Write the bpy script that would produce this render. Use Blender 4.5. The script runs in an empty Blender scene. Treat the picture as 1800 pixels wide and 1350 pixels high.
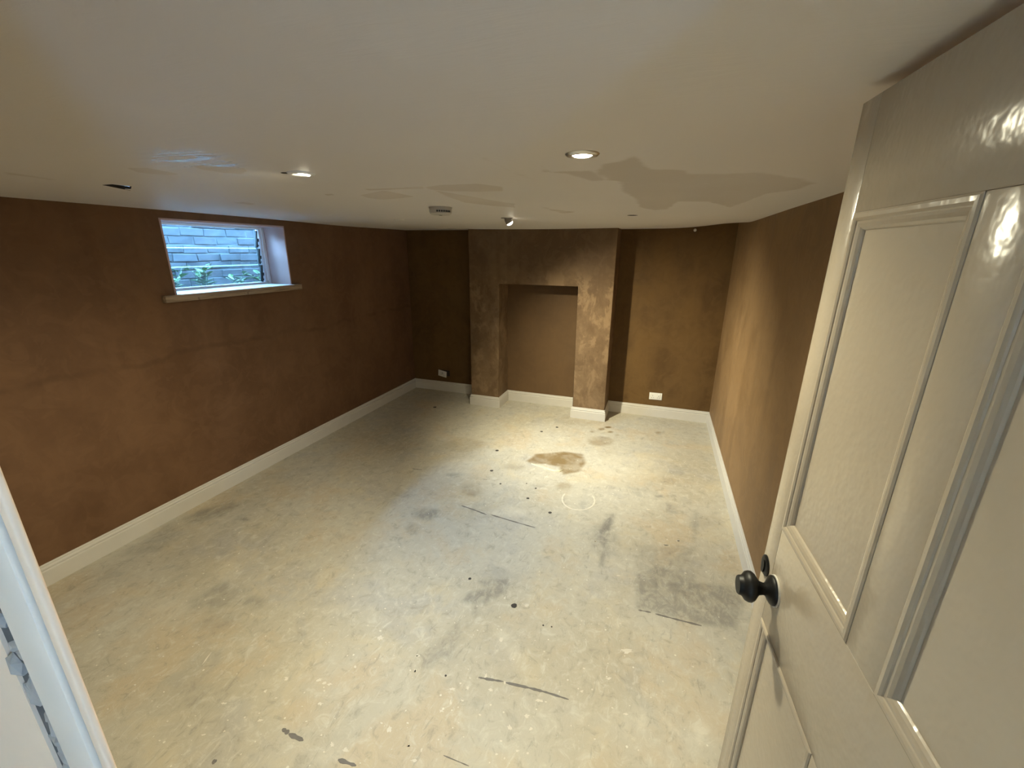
import bpy, bmesh, math, random
import numpy as np
from mathutils import Vector, Matrix

# ------------------------------------------------------------------ camera, world, exposure
S = bpy.context.scene
COL = S.collection
F_PX = 752.56
cam_data = bpy.data.cameras.new('camera')
cam_data.sensor_width = 36.0
cam_data.lens = F_PX / 1800.0 * 36.0
cam_data.clip_start = 0.01
cam_data.clip_end = 60.0
camera = bpy.data.objects.new('camera', cam_data)
COL.objects.link(camera)
CR = Vector((0.94486669, 0.32734983, 0.00830829))
CU = Vector((-0.10500797, 0.27886887, 0.95457084))
CF = Vector((-0.31016168, 0.90281462, -0.29786824))
CAM = Vector((3.25111, -5.15252, 1.90924))
camera.matrix_world = Matrix((
    (CR.x, CU.x, -CF.x, CAM.x),
    (CR.y, CU.y, -CF.y, CAM.y),
    (CR.z, CU.z, -CF.z, CAM.z),
    (0, 0, 0, 1)))
S.camera = camera

SKY_COLOR = (0.27, 0.55, 1.0)
SKY_STRENGTH = 165.0
world = bpy.data.worlds.new('world')
S.world = world
world.use_nodes = True
bgn = world.node_tree.nodes['Background']
bgn.inputs['Color'].default_value = (*SKY_COLOR, 1)
bgn.inputs['Strength'].default_value = SKY_STRENGTH

LAMP_COLOR = (1.0, 0.93, 0.67)
LAMP_1 = 140.0          # straight downlight near the door
LAMP_2 = 124.0          # downlight turned towards the window wall
LAMP_3 = 350.0         # lamp hanging out before the chimney breast
SPILL_1, SPILL_2 = 52.0, 14.0   # wide stray light of the first two

S.view_settings.view_transform = 'Standard'
S.view_settings.look = 'None'
S.view_settings.gamma = 1.0
S.view_settings.use_curve_mapping = False
S.view_settings.exposure = 0.0
S.cycles.max_bounces = 7
S.cycles.transmission_bounces = 4
S.cycles.transparent_max_bounces = 8

# daylight portals (sampling guides in the two openings that let the sky in)
def portal(name, loc, rot, sx, sy):
    l = bpy.data.lights.new(name, 'AREA')
    l.shape = 'RECTANGLE'; l.size = sx; l.size_y = sy
    l.cycles.is_portal = True
    o = bpy.data.objects.new(name, l)
    o.location = loc; o.rotation_euler = rot
    COL.objects.link(o)
portal('window_portal', (-0.31, -2.505, 1.84), (0, -math.pi / 2, 0), 0.52, 1.04)
portal('hall_portal', (4.22, -5.95, 1.62), (0, math.pi / 2, 0), 0.28, 0.28)

# ------------------------------------------------------------------ room measures (metres)
H = 2.15
W = 3.909
RA = 0.0075
def rwx(y): return W - RA * y
CW0, CW1, CD = 1.059, 2.750, 0.374        # chimney breast
O0, O1, OH = 1.434, 2.3745, 1.545         # fireplace opening
AY = -0.043                               # back of the opening
FY, HY = -4.96, -5.04                     # room and hall face of the front wall
WY0, WY1, WZ0, WZ1 = -3.022, -1.990, 1.590, 2.095
TOP = 2.32

# ------------------------------------------------------------------ helpers
def obj(name, me, mat=None, parent=None):
    o = bpy.data.objects.new(name, me)
    COL.objects.link(o)
    if mat is not None and len(me.materials) == 0:
        me.materials.append(mat)
    if parent is not None:
        o.parent = parent
    return o

def empty(name, loc=(0, 0, 0), rotz=0.0, parent=None):
    o = bpy.data.objects.new(name, None)
    o.empty_display_size = 0.05
    COL.objects.link(o)
    o.location = loc
    o.rotation_euler = (0, 0, rotz)
    if parent is not None:
        o.parent = parent
    return o

def tag(o, label=None, cat=None, group=None, kind=None):
    if label: o['label'] = label
    if cat: o['category'] = cat
    if group: o['group'] = group
    if kind: o['kind'] = kind
    return o

def struct(o, label=None, cat=None):
    return tag(o, label, cat, kind='structure')

def finish(bm, name, smooth=False):
    bmesh.ops.recalc_face_normals(bm, faces=bm.faces[:])
    me = bpy.data.meshes.new(name)
    bm.to_mesh(me); bm.free()
    if smooth:
        me.polygons.foreach_set('use_smooth', [True] * len(me.polygons))
        try: me.set_sharp_from_angle(angle=math.radians(40))
        except Exception: pass
    return me

def add_box(bm, x0, x1, y0, y1, z0, z1):
    vs = [bm.verts.new(p) for p in ((x0,y0,z0),(x1,y0,z0),(x1,y1,z0),(x0,y1,z0),(x0,y0,z1),(x1,y0,z1),(x1,y1,z1),(x0,y1,z1))]
    for f in ((3,2,1,0),(4,5,6,7),(0,1,5,4),(1,2,6,5),(2,3,7,6),(3,0,4,7)):
        bm.faces.new([vs[i] for i in f])
    return vs

def box_mesh(name, x0, x1, y0, y1, z0, z1, bevel=0.0, seg=2):
    bm = bmesh.new()
    add_box(bm, x0, x1, y0, y1, z0, z1)
    if bevel > 0:
        bmesh.ops.bevel(bm, geom=bm.edges[:], offset=bevel, segments=seg, profile=0.5, affect='EDGES')
    return finish(bm, name, smooth=bevel > 0)

def lathe_mesh(name, prof, n=32, smooth=True, closed_ends=True):
    """prof: (radius, height) list, axis = local z"""
    bm = bmesh.new()
    rings = []
    for r, z in prof:
        if r < 1e-6:
            rings.append([bm.verts.new((0, 0, z))])
        else:
            rings.append([bm.verts.new((r * math.cos(2*math.pi*k/n), r * math.sin(2*math.pi*k/n), z)) for k in range(n)])
    for a, b in zip(rings, rings[1:]):
        for k in range(n):
            k2 = (k + 1) % n
            if len(a) == 1 and len(b) == 1: continue
            if len(a) == 1: bm.faces.new((a[0], b[k], b[k2]))
            elif len(b) == 1: bm.faces.new((a[k], b[0], a[k2]))
            else: bm.faces.new((a[k], b[k], b[k2], a[k2]))
    if closed_ends:
        for rg in (rings[0], rings[-1]):
            if len(rg) > 1: bm.faces.new(rg)
    return finish(bm, name, smooth)

def prism_mesh(name, poly, h0, h1, smooth=False):
    bm = bmesh.new()
    a = [bm.verts.new((x, y, h0)) for x, y in poly]
    b = [bm.verts.new((x, y, h1)) for x, y in poly]
    n = len(poly)
    bm.faces.new(a); bm.faces.new(b)
    for i in range(n):
        j = (i + 1) % n
        bm.faces.new((a[i], a[j], b[j], b[i]))
    return finish(bm, name, smooth)

def miters(path, closed=False):
    """unit-offset vectors towards the right-hand side of the walking direction"""
    n = len(path); out = []
    def nrm(a, b):
        d = Vector((b[0]-a[0], b[1]-a[1])).normalized()
        return Vector((d.y, -d.x))
    for i in range(n):
        ns = []
        if i > 0 or closed: ns.append(nrm(path[i-1], path[i]))
        if i < n-1 or closed: ns.append(nrm(path[i], path[(i+1) % n]))
        if len(ns) == 1: out.append(ns[0])
        else:
            m = ns[0] + ns[1]
            out.append(m / (1 + ns[0].dot(ns[1])))
    return out

def sweep_mesh(name, path, mit, prof, closed=False):
    """prof: closed polygon of (offset, height); swept along a plan path"""
    bm = bmesh.new()
    rows = []
    for p, m in zip(path, mit):
        rows.append([bm.verts.new((p[0] + m[0]*d, p[1] + m[1]*d, z)) for d, z in prof])
    k = len(prof); n = len(rows)
    for i in range(n if closed else n-1):
        a, b = rows[i], rows[(i+1) % n]
        for j in range(k):
            j2 = (j+1) % k
            bm.faces.new((a[j], a[j2], b[j2], b[j]))
    if not closed:
        bm.faces.new(rows[0]); bm.faces.new(rows[-1])
    return finish(bm, name, smooth=False)

# ------------------------------------------------------------------ materials
class NT:
    def __init__(self, name):
        self.mat = bpy.data.materials.new(name)
        self.mat.use_nodes = True
        self.t = self.mat.node_tree
        self.n = self.t.nodes; self.l = self.t.links
        self.bsdf = self.n['Principled BSDF']
        self.tc = self.n.new('ShaderNodeTexCoord')
    def pos(self, scale=(1,1,1), loc=(0,0,0), src='Object'):
        m = self.n.new('ShaderNodeMapping')
        m.inputs['Scale'].default_value = scale
        m.inputs['Location'].default_value = loc
        self.l.new(self.tc.outputs[src], m.inputs['Vector'])
        return m.outputs['Vector']
    def noise(self, vec, scale, detail=4, rough=0.55, dist=0.0):
        t = self.n.new('ShaderNodeTexNoise')
        t.inputs['Scale'].default_value = scale
        t.inputs['Detail'].default_value = detail
        t.inputs['Roughness'].default_value = rough
        t.inputs['Distortion'].default_value = dist
        self.l.new(vec, t.inputs['Vector'])
        return t.outputs['Fac']
    def ramp(self, fac, a, b, va=0.0, vb=1.0):
        m = self.n.new('ShaderNodeMapRange')
        m.interpolation_type = 'SMOOTHSTEP'
        m.inputs['From Min'].default_value = a; m.inputs['From Max'].default_value = b
        m.inputs['To Min'].default_value = va; m.inputs['To Max'].default_value = vb
        self.put(fac, m.inputs['Value'])
        return m.outputs['Result']
    def put(self, v, sock):
        if isinstance(v, (int, float)): sock.default_value = v
        elif isinstance(v, tuple): sock.default_value = (*v, 1) if len(v) == 3 else v
        else: self.l.new(v, sock)
    def math(self, op, a, b=0.0):
        m = self.n.new('ShaderNodeMath'); m.operation = op
        self.put(a, m.inputs[0]); self.put(b, m.inputs[1])
        return m.outputs[0]
    def mix(self, fac, a, b, mode='MIX'):
        m = self.n.new('ShaderNodeMix'); m.data_type = 'RGBA'; m.blend_type = mode
        self.put(fac, m.inputs[0]); self.put(a, m.inputs[6]); self.put(b, m.inputs[7])
        return m.outputs[2]
    def sep(self, vec):
        m = self.n.new('ShaderNodeSeparateXYZ'); self.l.new(vec, m.inputs[0]); return m.outputs
    def attr(self, name):
        a = self.n.new('ShaderNodeAttribute'); a.attribute_name = name
        s = self.n.new('ShaderNodeSeparateColor'); self.l.new(a.outputs['Color'], s.inputs[0])
        return s.outputs
    def bump(self, h, strength, dist):
        b = self.n.new('ShaderNodeBump')
        b.inputs['Strength'].default_value = strength
        b.inputs['Distance'].default_value = dist
        self.put(h, b.inputs['Height'])
        self.l.new(b.outputs['Normal'], self.bsdf.inputs['Normal'])
    def out(self, color=None, rough=None, metal=None, spec=None):
        if color is not None: self.put(color, self.bsdf.inputs['Base Color'])
        if rough is not None: self.put(rough, self.bsdf.inputs['Roughness'])
        if metal is not None: self.put(metal, self.bsdf.inputs['Metallic'])
        if spec is not None: self.put(spec, self.bsdf.inputs['Specular IOR Level'])
        return self.mat

def mat_simple(name, col, rough=0.5, metal=0.0, var=0.08, scale=20.0, bump=0.0):
    t = NT(name)
    f = t.noise(t.pos(), scale, 4)
    c = t.mix(f, tuple(c*(1-var) for c in col), tuple(min(1, c*(1+var)) for c in col))
    if bump: t.bump(t.noise(t.pos(), scale*3, 3), 0.5, bump)
    return t.out(c, rough, metal)

def mat_plaster(name, seed, damp, mid, dry, lo=0.42, hi=0.66, streak='z', dryz=None, seam=None, patch=0.5, blotch=0.0):
    t = NT(name)
    o = (seed*3.1, seed*1.7, seed*2.3)
    big = t.noise(t.pos((1,1,0.8), o), 0.9, 3, 0.5)
    med = t.noise(t.pos((1,1,1), o), 3.2, 4, 0.62, 0.4)
    st = t.noise(t.pos((2.2,2.2,0.35) if streak == 'z' else (0.5,0.5,2.0), o), 2.4, 3, 0.6, 0.3)
    fine = t.noise(t.pos((1,1,1), o), 26, 3, 0.65)
    v = t.math('ADD', t.math('MULTIPLY', big, 0.40), t.math('MULTIPLY', med, 0.34))
    v = t.math('ADD', v, t.math('MULTIPLY', st, 0.26))
    z = t.sep(t.tc.outputs['Object'])[2]
    if dryz:
        v = t.math('ADD', v, t.ramp(z, dryz[0], dryz[1], dryz[2], dryz[3]))
    c = t.mix(t.ramp(v, lo, hi), damp, dry)
    c = t.mix(t.ramp(med, 0.35, 0.7), c, mid) if patch == 0 else t.mix(t.math('MULTIPLY', t.ramp(med, 0.45, 0.62), patch), c, mid)
    # trowel sweeps
    tw = t.noise(t.pos((1,1,1), (seed*5.0, 1.0, 3.0)), 5.5, 3, 0.5, 2.2)
    c = t.mix(t.ramp(tw, 0.52, 0.60, 0.0, 0.22), c, dry)
    c = t.mix(t.ramp(tw, 0.36, 0.44, 0.22, 0.0), c, damp)
    c = t.mix(t.ramp(fine, 0.3, 0.75, 0.0, 0.25), c, mid)
    if blotch:
        bn = t.noise(t.pos((1.5,1.5,0.9), (seed, 2, 9)), 3.6, 6, 0.68, 0.35)
        low = t.ramp(z, 1.75, 1.50)
        c = t.mix(t.math('MULTIPLY', t.ramp(bn, 0.50, 0.60, 0.0, blotch), low), c, tuple(min(1, x*1.35) for x in dry))
        c = t.mix(t.math('MULTIPLY', t.ramp(bn, 0.47, 0.38, 0.0, blotch), low), c, damp)
    if seam:
        wob = t.math('MULTIPLY', t.math('SUBTRACT', t.noise(t.pos((1,1,0.2)), 2.0, 5, 0.6), 0.5), 0.22)
        d = t.math('ABSOLUTE', t.math('SUBTRACT', t.math('ADD', z, wob), seam))
        k = t.math('MULTIPLY', t.ramp(d, 0.004, 0.03, 1.0, 0.0), t.ramp(t.noise(t.pos(), 3.0, 3), 0.40, 0.62))
        c = t.mix(t.math('MULTIPLY', k, 0.38), c, tuple(x*0.6 for x in damp))
    t.bump(tw, 0.10, 0.004)
    return t.out(c, t.ramp(v, 0.4, 0.65, 0.62, 0.85), spec=0.25)

M = {}
M['plaster_left'] = mat_plaster('plaster_left', 1, (0.1152,0.0578,0.0267), (0.1536,0.0814,0.0408), (0.1921,0.1064,0.0547), 0.40, 0.68, seam=1.17)  # one plaster throughout; the weaker light here is put into its tone
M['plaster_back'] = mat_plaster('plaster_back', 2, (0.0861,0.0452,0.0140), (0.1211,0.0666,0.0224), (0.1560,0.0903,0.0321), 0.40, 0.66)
M['plaster_right'] = mat_plaster('plaster_right', 3, (0.1935,0.1156,0.0531), (0.2488,0.1532,0.0728), (0.3041,0.1926,0.0960), 0.38, 0.66)  # lighter copy of the plaster, stronger lamp light put into its tone
M['plaster_chimney'] = mat_plaster('plaster_chimney', 4, (0.1122,0.0666,0.0324), (0.1497,0.0937,0.0482), (0.1996,0.1313,0.0723), 0.40, 0.60, dryz=(1.9, 1.3, 0.0, 0.05), blotch=0.6)
M['plaster_alcove'] = mat_plaster('plaster_alcove', 6, (0.1087,0.0628,0.0286), (0.1341,0.0791,0.0369), (0.1518,0.0907,0.0428), 0.36, 0.70, patch=0.2)  # same plaster again, darkened: the recess shade is put into the colour
M['white_trim'] = mat_simple('white_trim', (0.60,0.57,0.515), 0.38, var=0.05, scale=9, bump=0.0008)
M['white_plastic'] = mat_simple('white_plastic', (0.78,0.77,0.72), 0.35, var=0.03)
M['white_frame'] = mat_simple('white_frame', (0.78,0.80,0.82), 0.4, var=0.04)
M['reveal'] = mat_simple('reveal_plaster', (0.52,0.37,0.33), 0.7, var=0.08, scale=6, bump=0.001)
M['black_iron'] = mat_simple('black_iron', (0.005,0.005,0.005), 0.46, var=0.3, scale=60, bump=0.0004)
M['black_iron'].node_tree.nodes['Principled BSDF'].inputs['Specular IOR Level'].default_value = 0.28
M['black_plastic'] = mat_simple('black_plastic', (0.015,0.018,0.016), 0.5)
M['aged_plastic'] = mat_simple('aged_plastic', (0.50,0.47,0.41), 0.45, var=0.04)
M['chrome'] = mat_simple('brushed_chrome', (0.62,0.60,0.56), 0.28, metal=1.0, var=0.05)
M['grey_metal'] = mat_simple('grey_metal', (0.30,0.29,0.27), 0.4, metal=0.7)
M['void'] = mat_simple('dark_void_and_shade', (0.030,0.022,0.016), 0.9)  # joist void timber; also painted shade on cut edges and flat stand-ins
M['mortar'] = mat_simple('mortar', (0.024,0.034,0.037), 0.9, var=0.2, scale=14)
M['hall_wall'] = mat_simple('hall_paint', (0.78,0.60,0.43), 0.7, var=0.06, scale=12)
M['paving'] = mat_simple('outside_paving', (0.45,0.44,0.42), 0.9)
M['warm_lit_lining'] = mat_simple('warm_lit_lining', (0.80,0.60,0.42), 0.6, var=0.05)  # white paint with the warm room light put into its colour
M['pale_strip'] = mat_simple('pale_daylit_strip', (0.72,0.62,0.50), 0.6, var=0.05)  # cooler tint than the lining: hall daylight put into the colour
M['hall_floor'] = mat_simple('hall_floorboards', (0.30,0.22,0.15), 0.6, var=0.15)
M['rubble'] = mat_simple('broken_plaster', (0.30,0.27,0.24), 0.95, var=0.45, scale=30, bump=0.003)
M['rubble_dark'] = mat_simple('dark_gap_shade', (0.060,0.055,0.050), 0.95, var=0.4, scale=40)  # dark backing, the depth shade of the gap put into its colour
M['tar'] = mat_simple('tar_spot', (0.045,0.038,0.032), 0.7)
M['residue'] = mat_simple('grey_residue', (0.17,0.155,0.14), 0.8, var=0.25, scale=30)
M['fleck'] = mat_simple('dried_paint', (0.64,0.59,0.49), 0.6, var=0.12)
M['lump'] = mat_simple('wet_plaster_lump', (0.66,0.60,0.44), 0.25, var=0.15, scale=40, bump=0.002)

def mat_wood():
    t = NT('raw_timber_sill')
    g = t.noise(t.pos((14, 0.8, 14)), 6.0, 5, 0.6, 0.6)
    c = t.mix(t.ramp(g, 0.35, 0.7), (0.36,0.27,0.18), (0.20,0.14,0.09))
    k = t.noise(t.pos((3,3,3)), 5.0, 2)
    c = t.mix(t.ramp(k, 0.66, 0.74, 0, 0.7), c, (0.12,0.075,0.045))
    t.bump(g, 0.3, 0.001)
    return t.out(c, 0.7)
M['timber'] = mat_wood()

def mat_door():
    t = NT('cream_gloss_paint')
    a = t.noise(t.pos(), 4.0, 4)
    c = t.mix(a, (0.39,0.335,0.26), (0.455,0.395,0.31))
    dirt = t.noise(t.pos((1,1,0.6), (4,4,4)), 3.0, 3, 0.5)
    c = t.mix(t.ramp(dirt, 0.5, 0.8, 0.0, 0.25), c, (0.30,0.27,0.22))
    o = t.noise(t.pos((1,1,0.8)), 85.0, 1, 0.5)
    t.bump(o, 0.30, 0.002)
    return t.out(c, 0.20)
M['door'] = mat_door()

def mat_ceiling():
    t = NT('ceiling_paint')
    m = t.attr('marks')          # R damp, G gloss
    wob = t.noise(t.pos(), 9.0, 4, 0.6)
    damp = t.ramp(t.math('ADD', m[0], t.math('MULTIPLY', t.math('SUBTRACT', wob, 0.5), 0.9)), 0.28, 0.62)
    damp = t.math('MULTIPLY', damp, t.ramp(m[0], 0.0, 0.6))
    a = t.noise(t.pos((1,1,1)), 1.1, 4, 0.5)
    c = t.mix(a, (0.71,0.675,0.64), (0.80,0.765,0.73))
    c = t.mix(t.math('MULTIPLY', damp, t.ramp(a, 0.3, 0.7, 0.42, 0.75)), c, (0.56,0.50,0.43))
    br = t.noise(t.pos((3.5, 16, 1), (2, 5, 0)), 2.2, 5, 0.65, 0.6)
    st2 = t.noise(t.pos((4.0, 22, 1), (7, 1, 0)), 2.0, 4, 0.6, 0.8)
    r = t.ramp(t.math('MULTIPLY', m[1], t.ramp(st2, 0.36, 0.60)), 0.0, 1.0, 0.50, 0.20)
    r = t.math('ADD', r, t.math('MULTIPLY', damp, 0.25))
    t.bump(t.math('ADD', br, t.math('MULTIPLY', wob, 0.4)), 0.14, 0.006)
    return t.out(c, r, spec=0.42)
M['ceiling'] = mat_ceiling()

def mat_floor():
    t = NT('worn_screed')
    m = t.attr('marks')          # R brown damp, G dark grime, B pale scuff
    blot = t.noise(t.pos((1,1,1), (5,5,0)), 1.7, 5, 0.6, 0.3)
    big = t.noise(t.pos(), 0.9, 4, 0.55)
    med = t.noise(t.pos((1,1,1), (3,7,0)), 3.0, 4, 0.65, 0.5)
    fine = t.noise(t.pos((1,1,1), (9,2,0)), 16.0, 5, 0.7, 0.8)
    scr = t.noise(t.pos((7, 2.0, 1), (1,1,0)), 4.0, 5, 0.75, 1.4)
    grit = t.noise(t.pos(), 110.0, 3, 0.6)
    c = t.mix(t.ramp(big, 0.35, 0.65), (0.446,0.401,0.308), (0.501,0.470,0.391))
    c = t.mix(t.ramp(blot, 0.52, 0.66, 0, 0.45), c, (0.52,0.40,0.25))
    c = t.mix(t.ramp(blot, 0.46, 0.34, 0, 0.40), c, (0.37,0.36,0.35))
    c = t.mix(t.ramp(med, 0.50, 0.72, 0, 0.6), c, (0.550,0.473,0.328))
    c = t.mix(t.ramp(med, 0.44, 0.28, 0, 0.45), c, (0.330,0.319,0.287))
    c = t.mix(t.ramp(fine, 0.50, 0.72, 0, 0.55), c, (0.616,0.593,0.506))
    c = t.mix(t.ramp(fine, 0.48, 0.28, 0, 0.50), c, (0.270,0.245,0.196))
    c = t.mix(t.ramp(scr, 0.56, 0.70, 0, 0.45), c, (0.638,0.616,0.529))
    c = t.mix(t.ramp(scr, 0.42, 0.30, 0, 0.45), c, (0.242,0.228,0.196))
    c = t.mix(t.ramp(grit, 0.62, 0.75, 0, 0.25), c, (0.682,0.661,0.575))
    brk = t.ramp(t.noise(t.pos((1.6,1,1)), 9.0, 5, 0.75, 0.8), 0.34, 0.62, 0.22, 1.12)
    brk2 = t.ramp(t.noise(t.pos(), 7.0, 3, 0.6, 0.5), 0.30, 0.65, 0.55, 1.1)
    c = t.mix(t.math('MULTIPLY', m[0], t.math('MULTIPLY', brk2, 0.88)), c, (0.204,0.137,0.057))
    c = t.mix(t.math('MULTIPLY', m[1], t.math('MULTIPLY', brk, 0.85)), c, (0.143,0.139,0.129))
    c = t.mix(t.math('MULTIPLY', m[2], t.math('MULTIPLY', brk, 0.75)), c, (0.726,0.684,0.575))
    # small dried paint spatter
    vo = t.n.new('ShaderNodeTexVoronoi'); vo.inputs['Scale'].default_value = 26.0
    vo.inputs['Randomness'].default_value = 1.0
    t.l.new(t.pos((1,1,0.0)), vo.inputs['Vector'])
    sc = t.n.new('ShaderNodeSeparateColor'); t.l.new(vo.outputs['Color'], sc.inputs[0])
    rad = t.math('MULTIPLY', t.ramp(sc.outputs[0], 0.82, 1.0), 0.16)
    sp = t.ramp(t.math('SUBTRACT', rad, vo.outputs['Distance']), 0.0, 0.03)
    c = t.mix(t.math('MULTIPLY', sp, 0.65), c, (0.770,0.741,0.632))
    hgt = t.math('ADD', t.math('MULTIPLY', fine, 0.6), t.math('MULTIPLY', scr, 0.6))
    t.bump(hgt, 0.35, 0.006)
    rg = t.ramp(m[0], 0.2, 1.0, 0.62, 0.30)
    return t.out(c, rg, spec=0.3)
M['floor'] = mat_floor()

def mat_emit(name, col, strength):
    m = bpy.data.materials.new(name); m.use_nodes = True
    b = m.node_tree.nodes['Principled BSDF']
    b.inputs['Base Color'].default_value = (0.9, 0.9, 0.88, 1)
    b.inputs['Emission Color'].default_value = (*col, 1)
    b.inputs['Emission Strength'].default_value = strength
    return m
M['lamp_lens'] = mat_emit('lit_lamp_lens', (1.0, 0.93, 0.74), 14.0)

def mat_glass():
    m = bpy.data.materials.new('louvre_glass'); m.use_nodes = True
    nt = m.node_tree; nt.nodes.clear()
    o = nt.nodes.new('ShaderNodeOutputMaterial')
    tr = nt.nodes.new('ShaderNodeBsdfTransparent'); tr.inputs[0].default_value = (0.90, 0.95, 0.95, 1)
    gl = nt.nodes.new('ShaderNodeBsdfGlossy'); gl.inputs['Roughness'].default_value = 0.08
    df = nt.nodes.new('ShaderNodeBsdfTranslucent'); df.inputs[0].default_value = (0.75, 0.85, 0.85, 1)
    fr = nt.nodes.new('ShaderNodeFresnel'); fr.inputs['IOR'].default_value = 1.45
    tcn = nt.nodes.new('ShaderNodeTexCoord')
    ns = nt.nodes.new('ShaderNodeTexNoise'); ns.inputs['Scale'].default_value = 18; ns.inputs['Detail'].default_value = 5
    nt.links.new(tcn.outputs['Object'], ns.inputs['Vector'])
    mr = nt.nodes.new('ShaderNodeMapRange')
    mr.inputs['From Min'].default_value = 0.4; mr.inputs['From Max'].default_value = 0.75
    mr.inputs['To Min'].default_value = 0.0015; mr.inputs['To Max'].default_value = 0.007
    nt.links.new(ns.outputs['Fac'], mr.inputs['Value'])
    m0 = nt.nodes.new('ShaderNodeMixShader'); m1 = nt.nodes.new('ShaderNodeMixShader')
    nt.links.new(mr.outputs[0], m0.inputs[0]); nt.links.new(tr.outputs[0], m0.inputs[1]); nt.links.new(df.outputs[0], m0.inputs[2])
    nt.links.new(fr.outputs[0], m1.inputs[0]); nt.links.new(m0.outputs[0], m1.inputs[1]); nt.links.new(gl.outputs[0], m1.inputs[2])
    nt.links.new(m1.outputs[0], o.inputs['Surface'])
    return m
M['glass'] = mat_glass()
def mat_edge():
    m = bpy.data.materials.new('ground_glass_edge'); m.use_nodes = True
    nt = m.node_tree; nt.nodes.clear()
    o = nt.nodes.new('ShaderNodeOutputMaterial'); a = nt.nodes.new('ShaderNodeBsdfTranslucent'); b = nt.nodes.new('ShaderNodeBsdfTransparent')
    a.inputs[0].default_value = (0.8, 0.95, 0.92, 1); x = nt.nodes.new('ShaderNodeMixShader'); x.inputs[0].default_value = 0.10
    nt.links.new(b.outputs[0], x.inputs[1]); nt.links.new(a.outputs[0], x.inputs[2]); nt.links.new(x.outputs[0], o.inputs['Surface'])
    return m
M['glass_edge'] = mat_edge()

def mat_brick(name, a, b):
    t = NT(name)
    oi = t.n.new('ShaderNodeObjectInfo')
    f = t.noise(t.pos((1,1,1), (2,3,4)), 14, 5, 0.65)
    c = t.mix(t.ramp(f, 0.3, 0.7), a, b)
    c = t.mix(t.math('MULTIPLY', oi.outputs['Random'], 0.5), c, tuple(x*0.6 for x in a))
    t.bump(f, 0.5, 0.004)
    return t.out(c, 0.85)
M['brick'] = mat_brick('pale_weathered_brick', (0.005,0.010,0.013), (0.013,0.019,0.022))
M['leaf'] = mat_simple('weed_leaf', (0.016,0.058,0.009), 0.5, var=0.4, scale=25)
M['soil'] = mat_simple('well_soil', (0.055,0.052,0.045), 0.95, var=0.4, scale=25)
M['outer_wall'] = mat_simple('outer_render', (0.55,0.56,0.56), 0.85, var=0.1)

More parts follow.
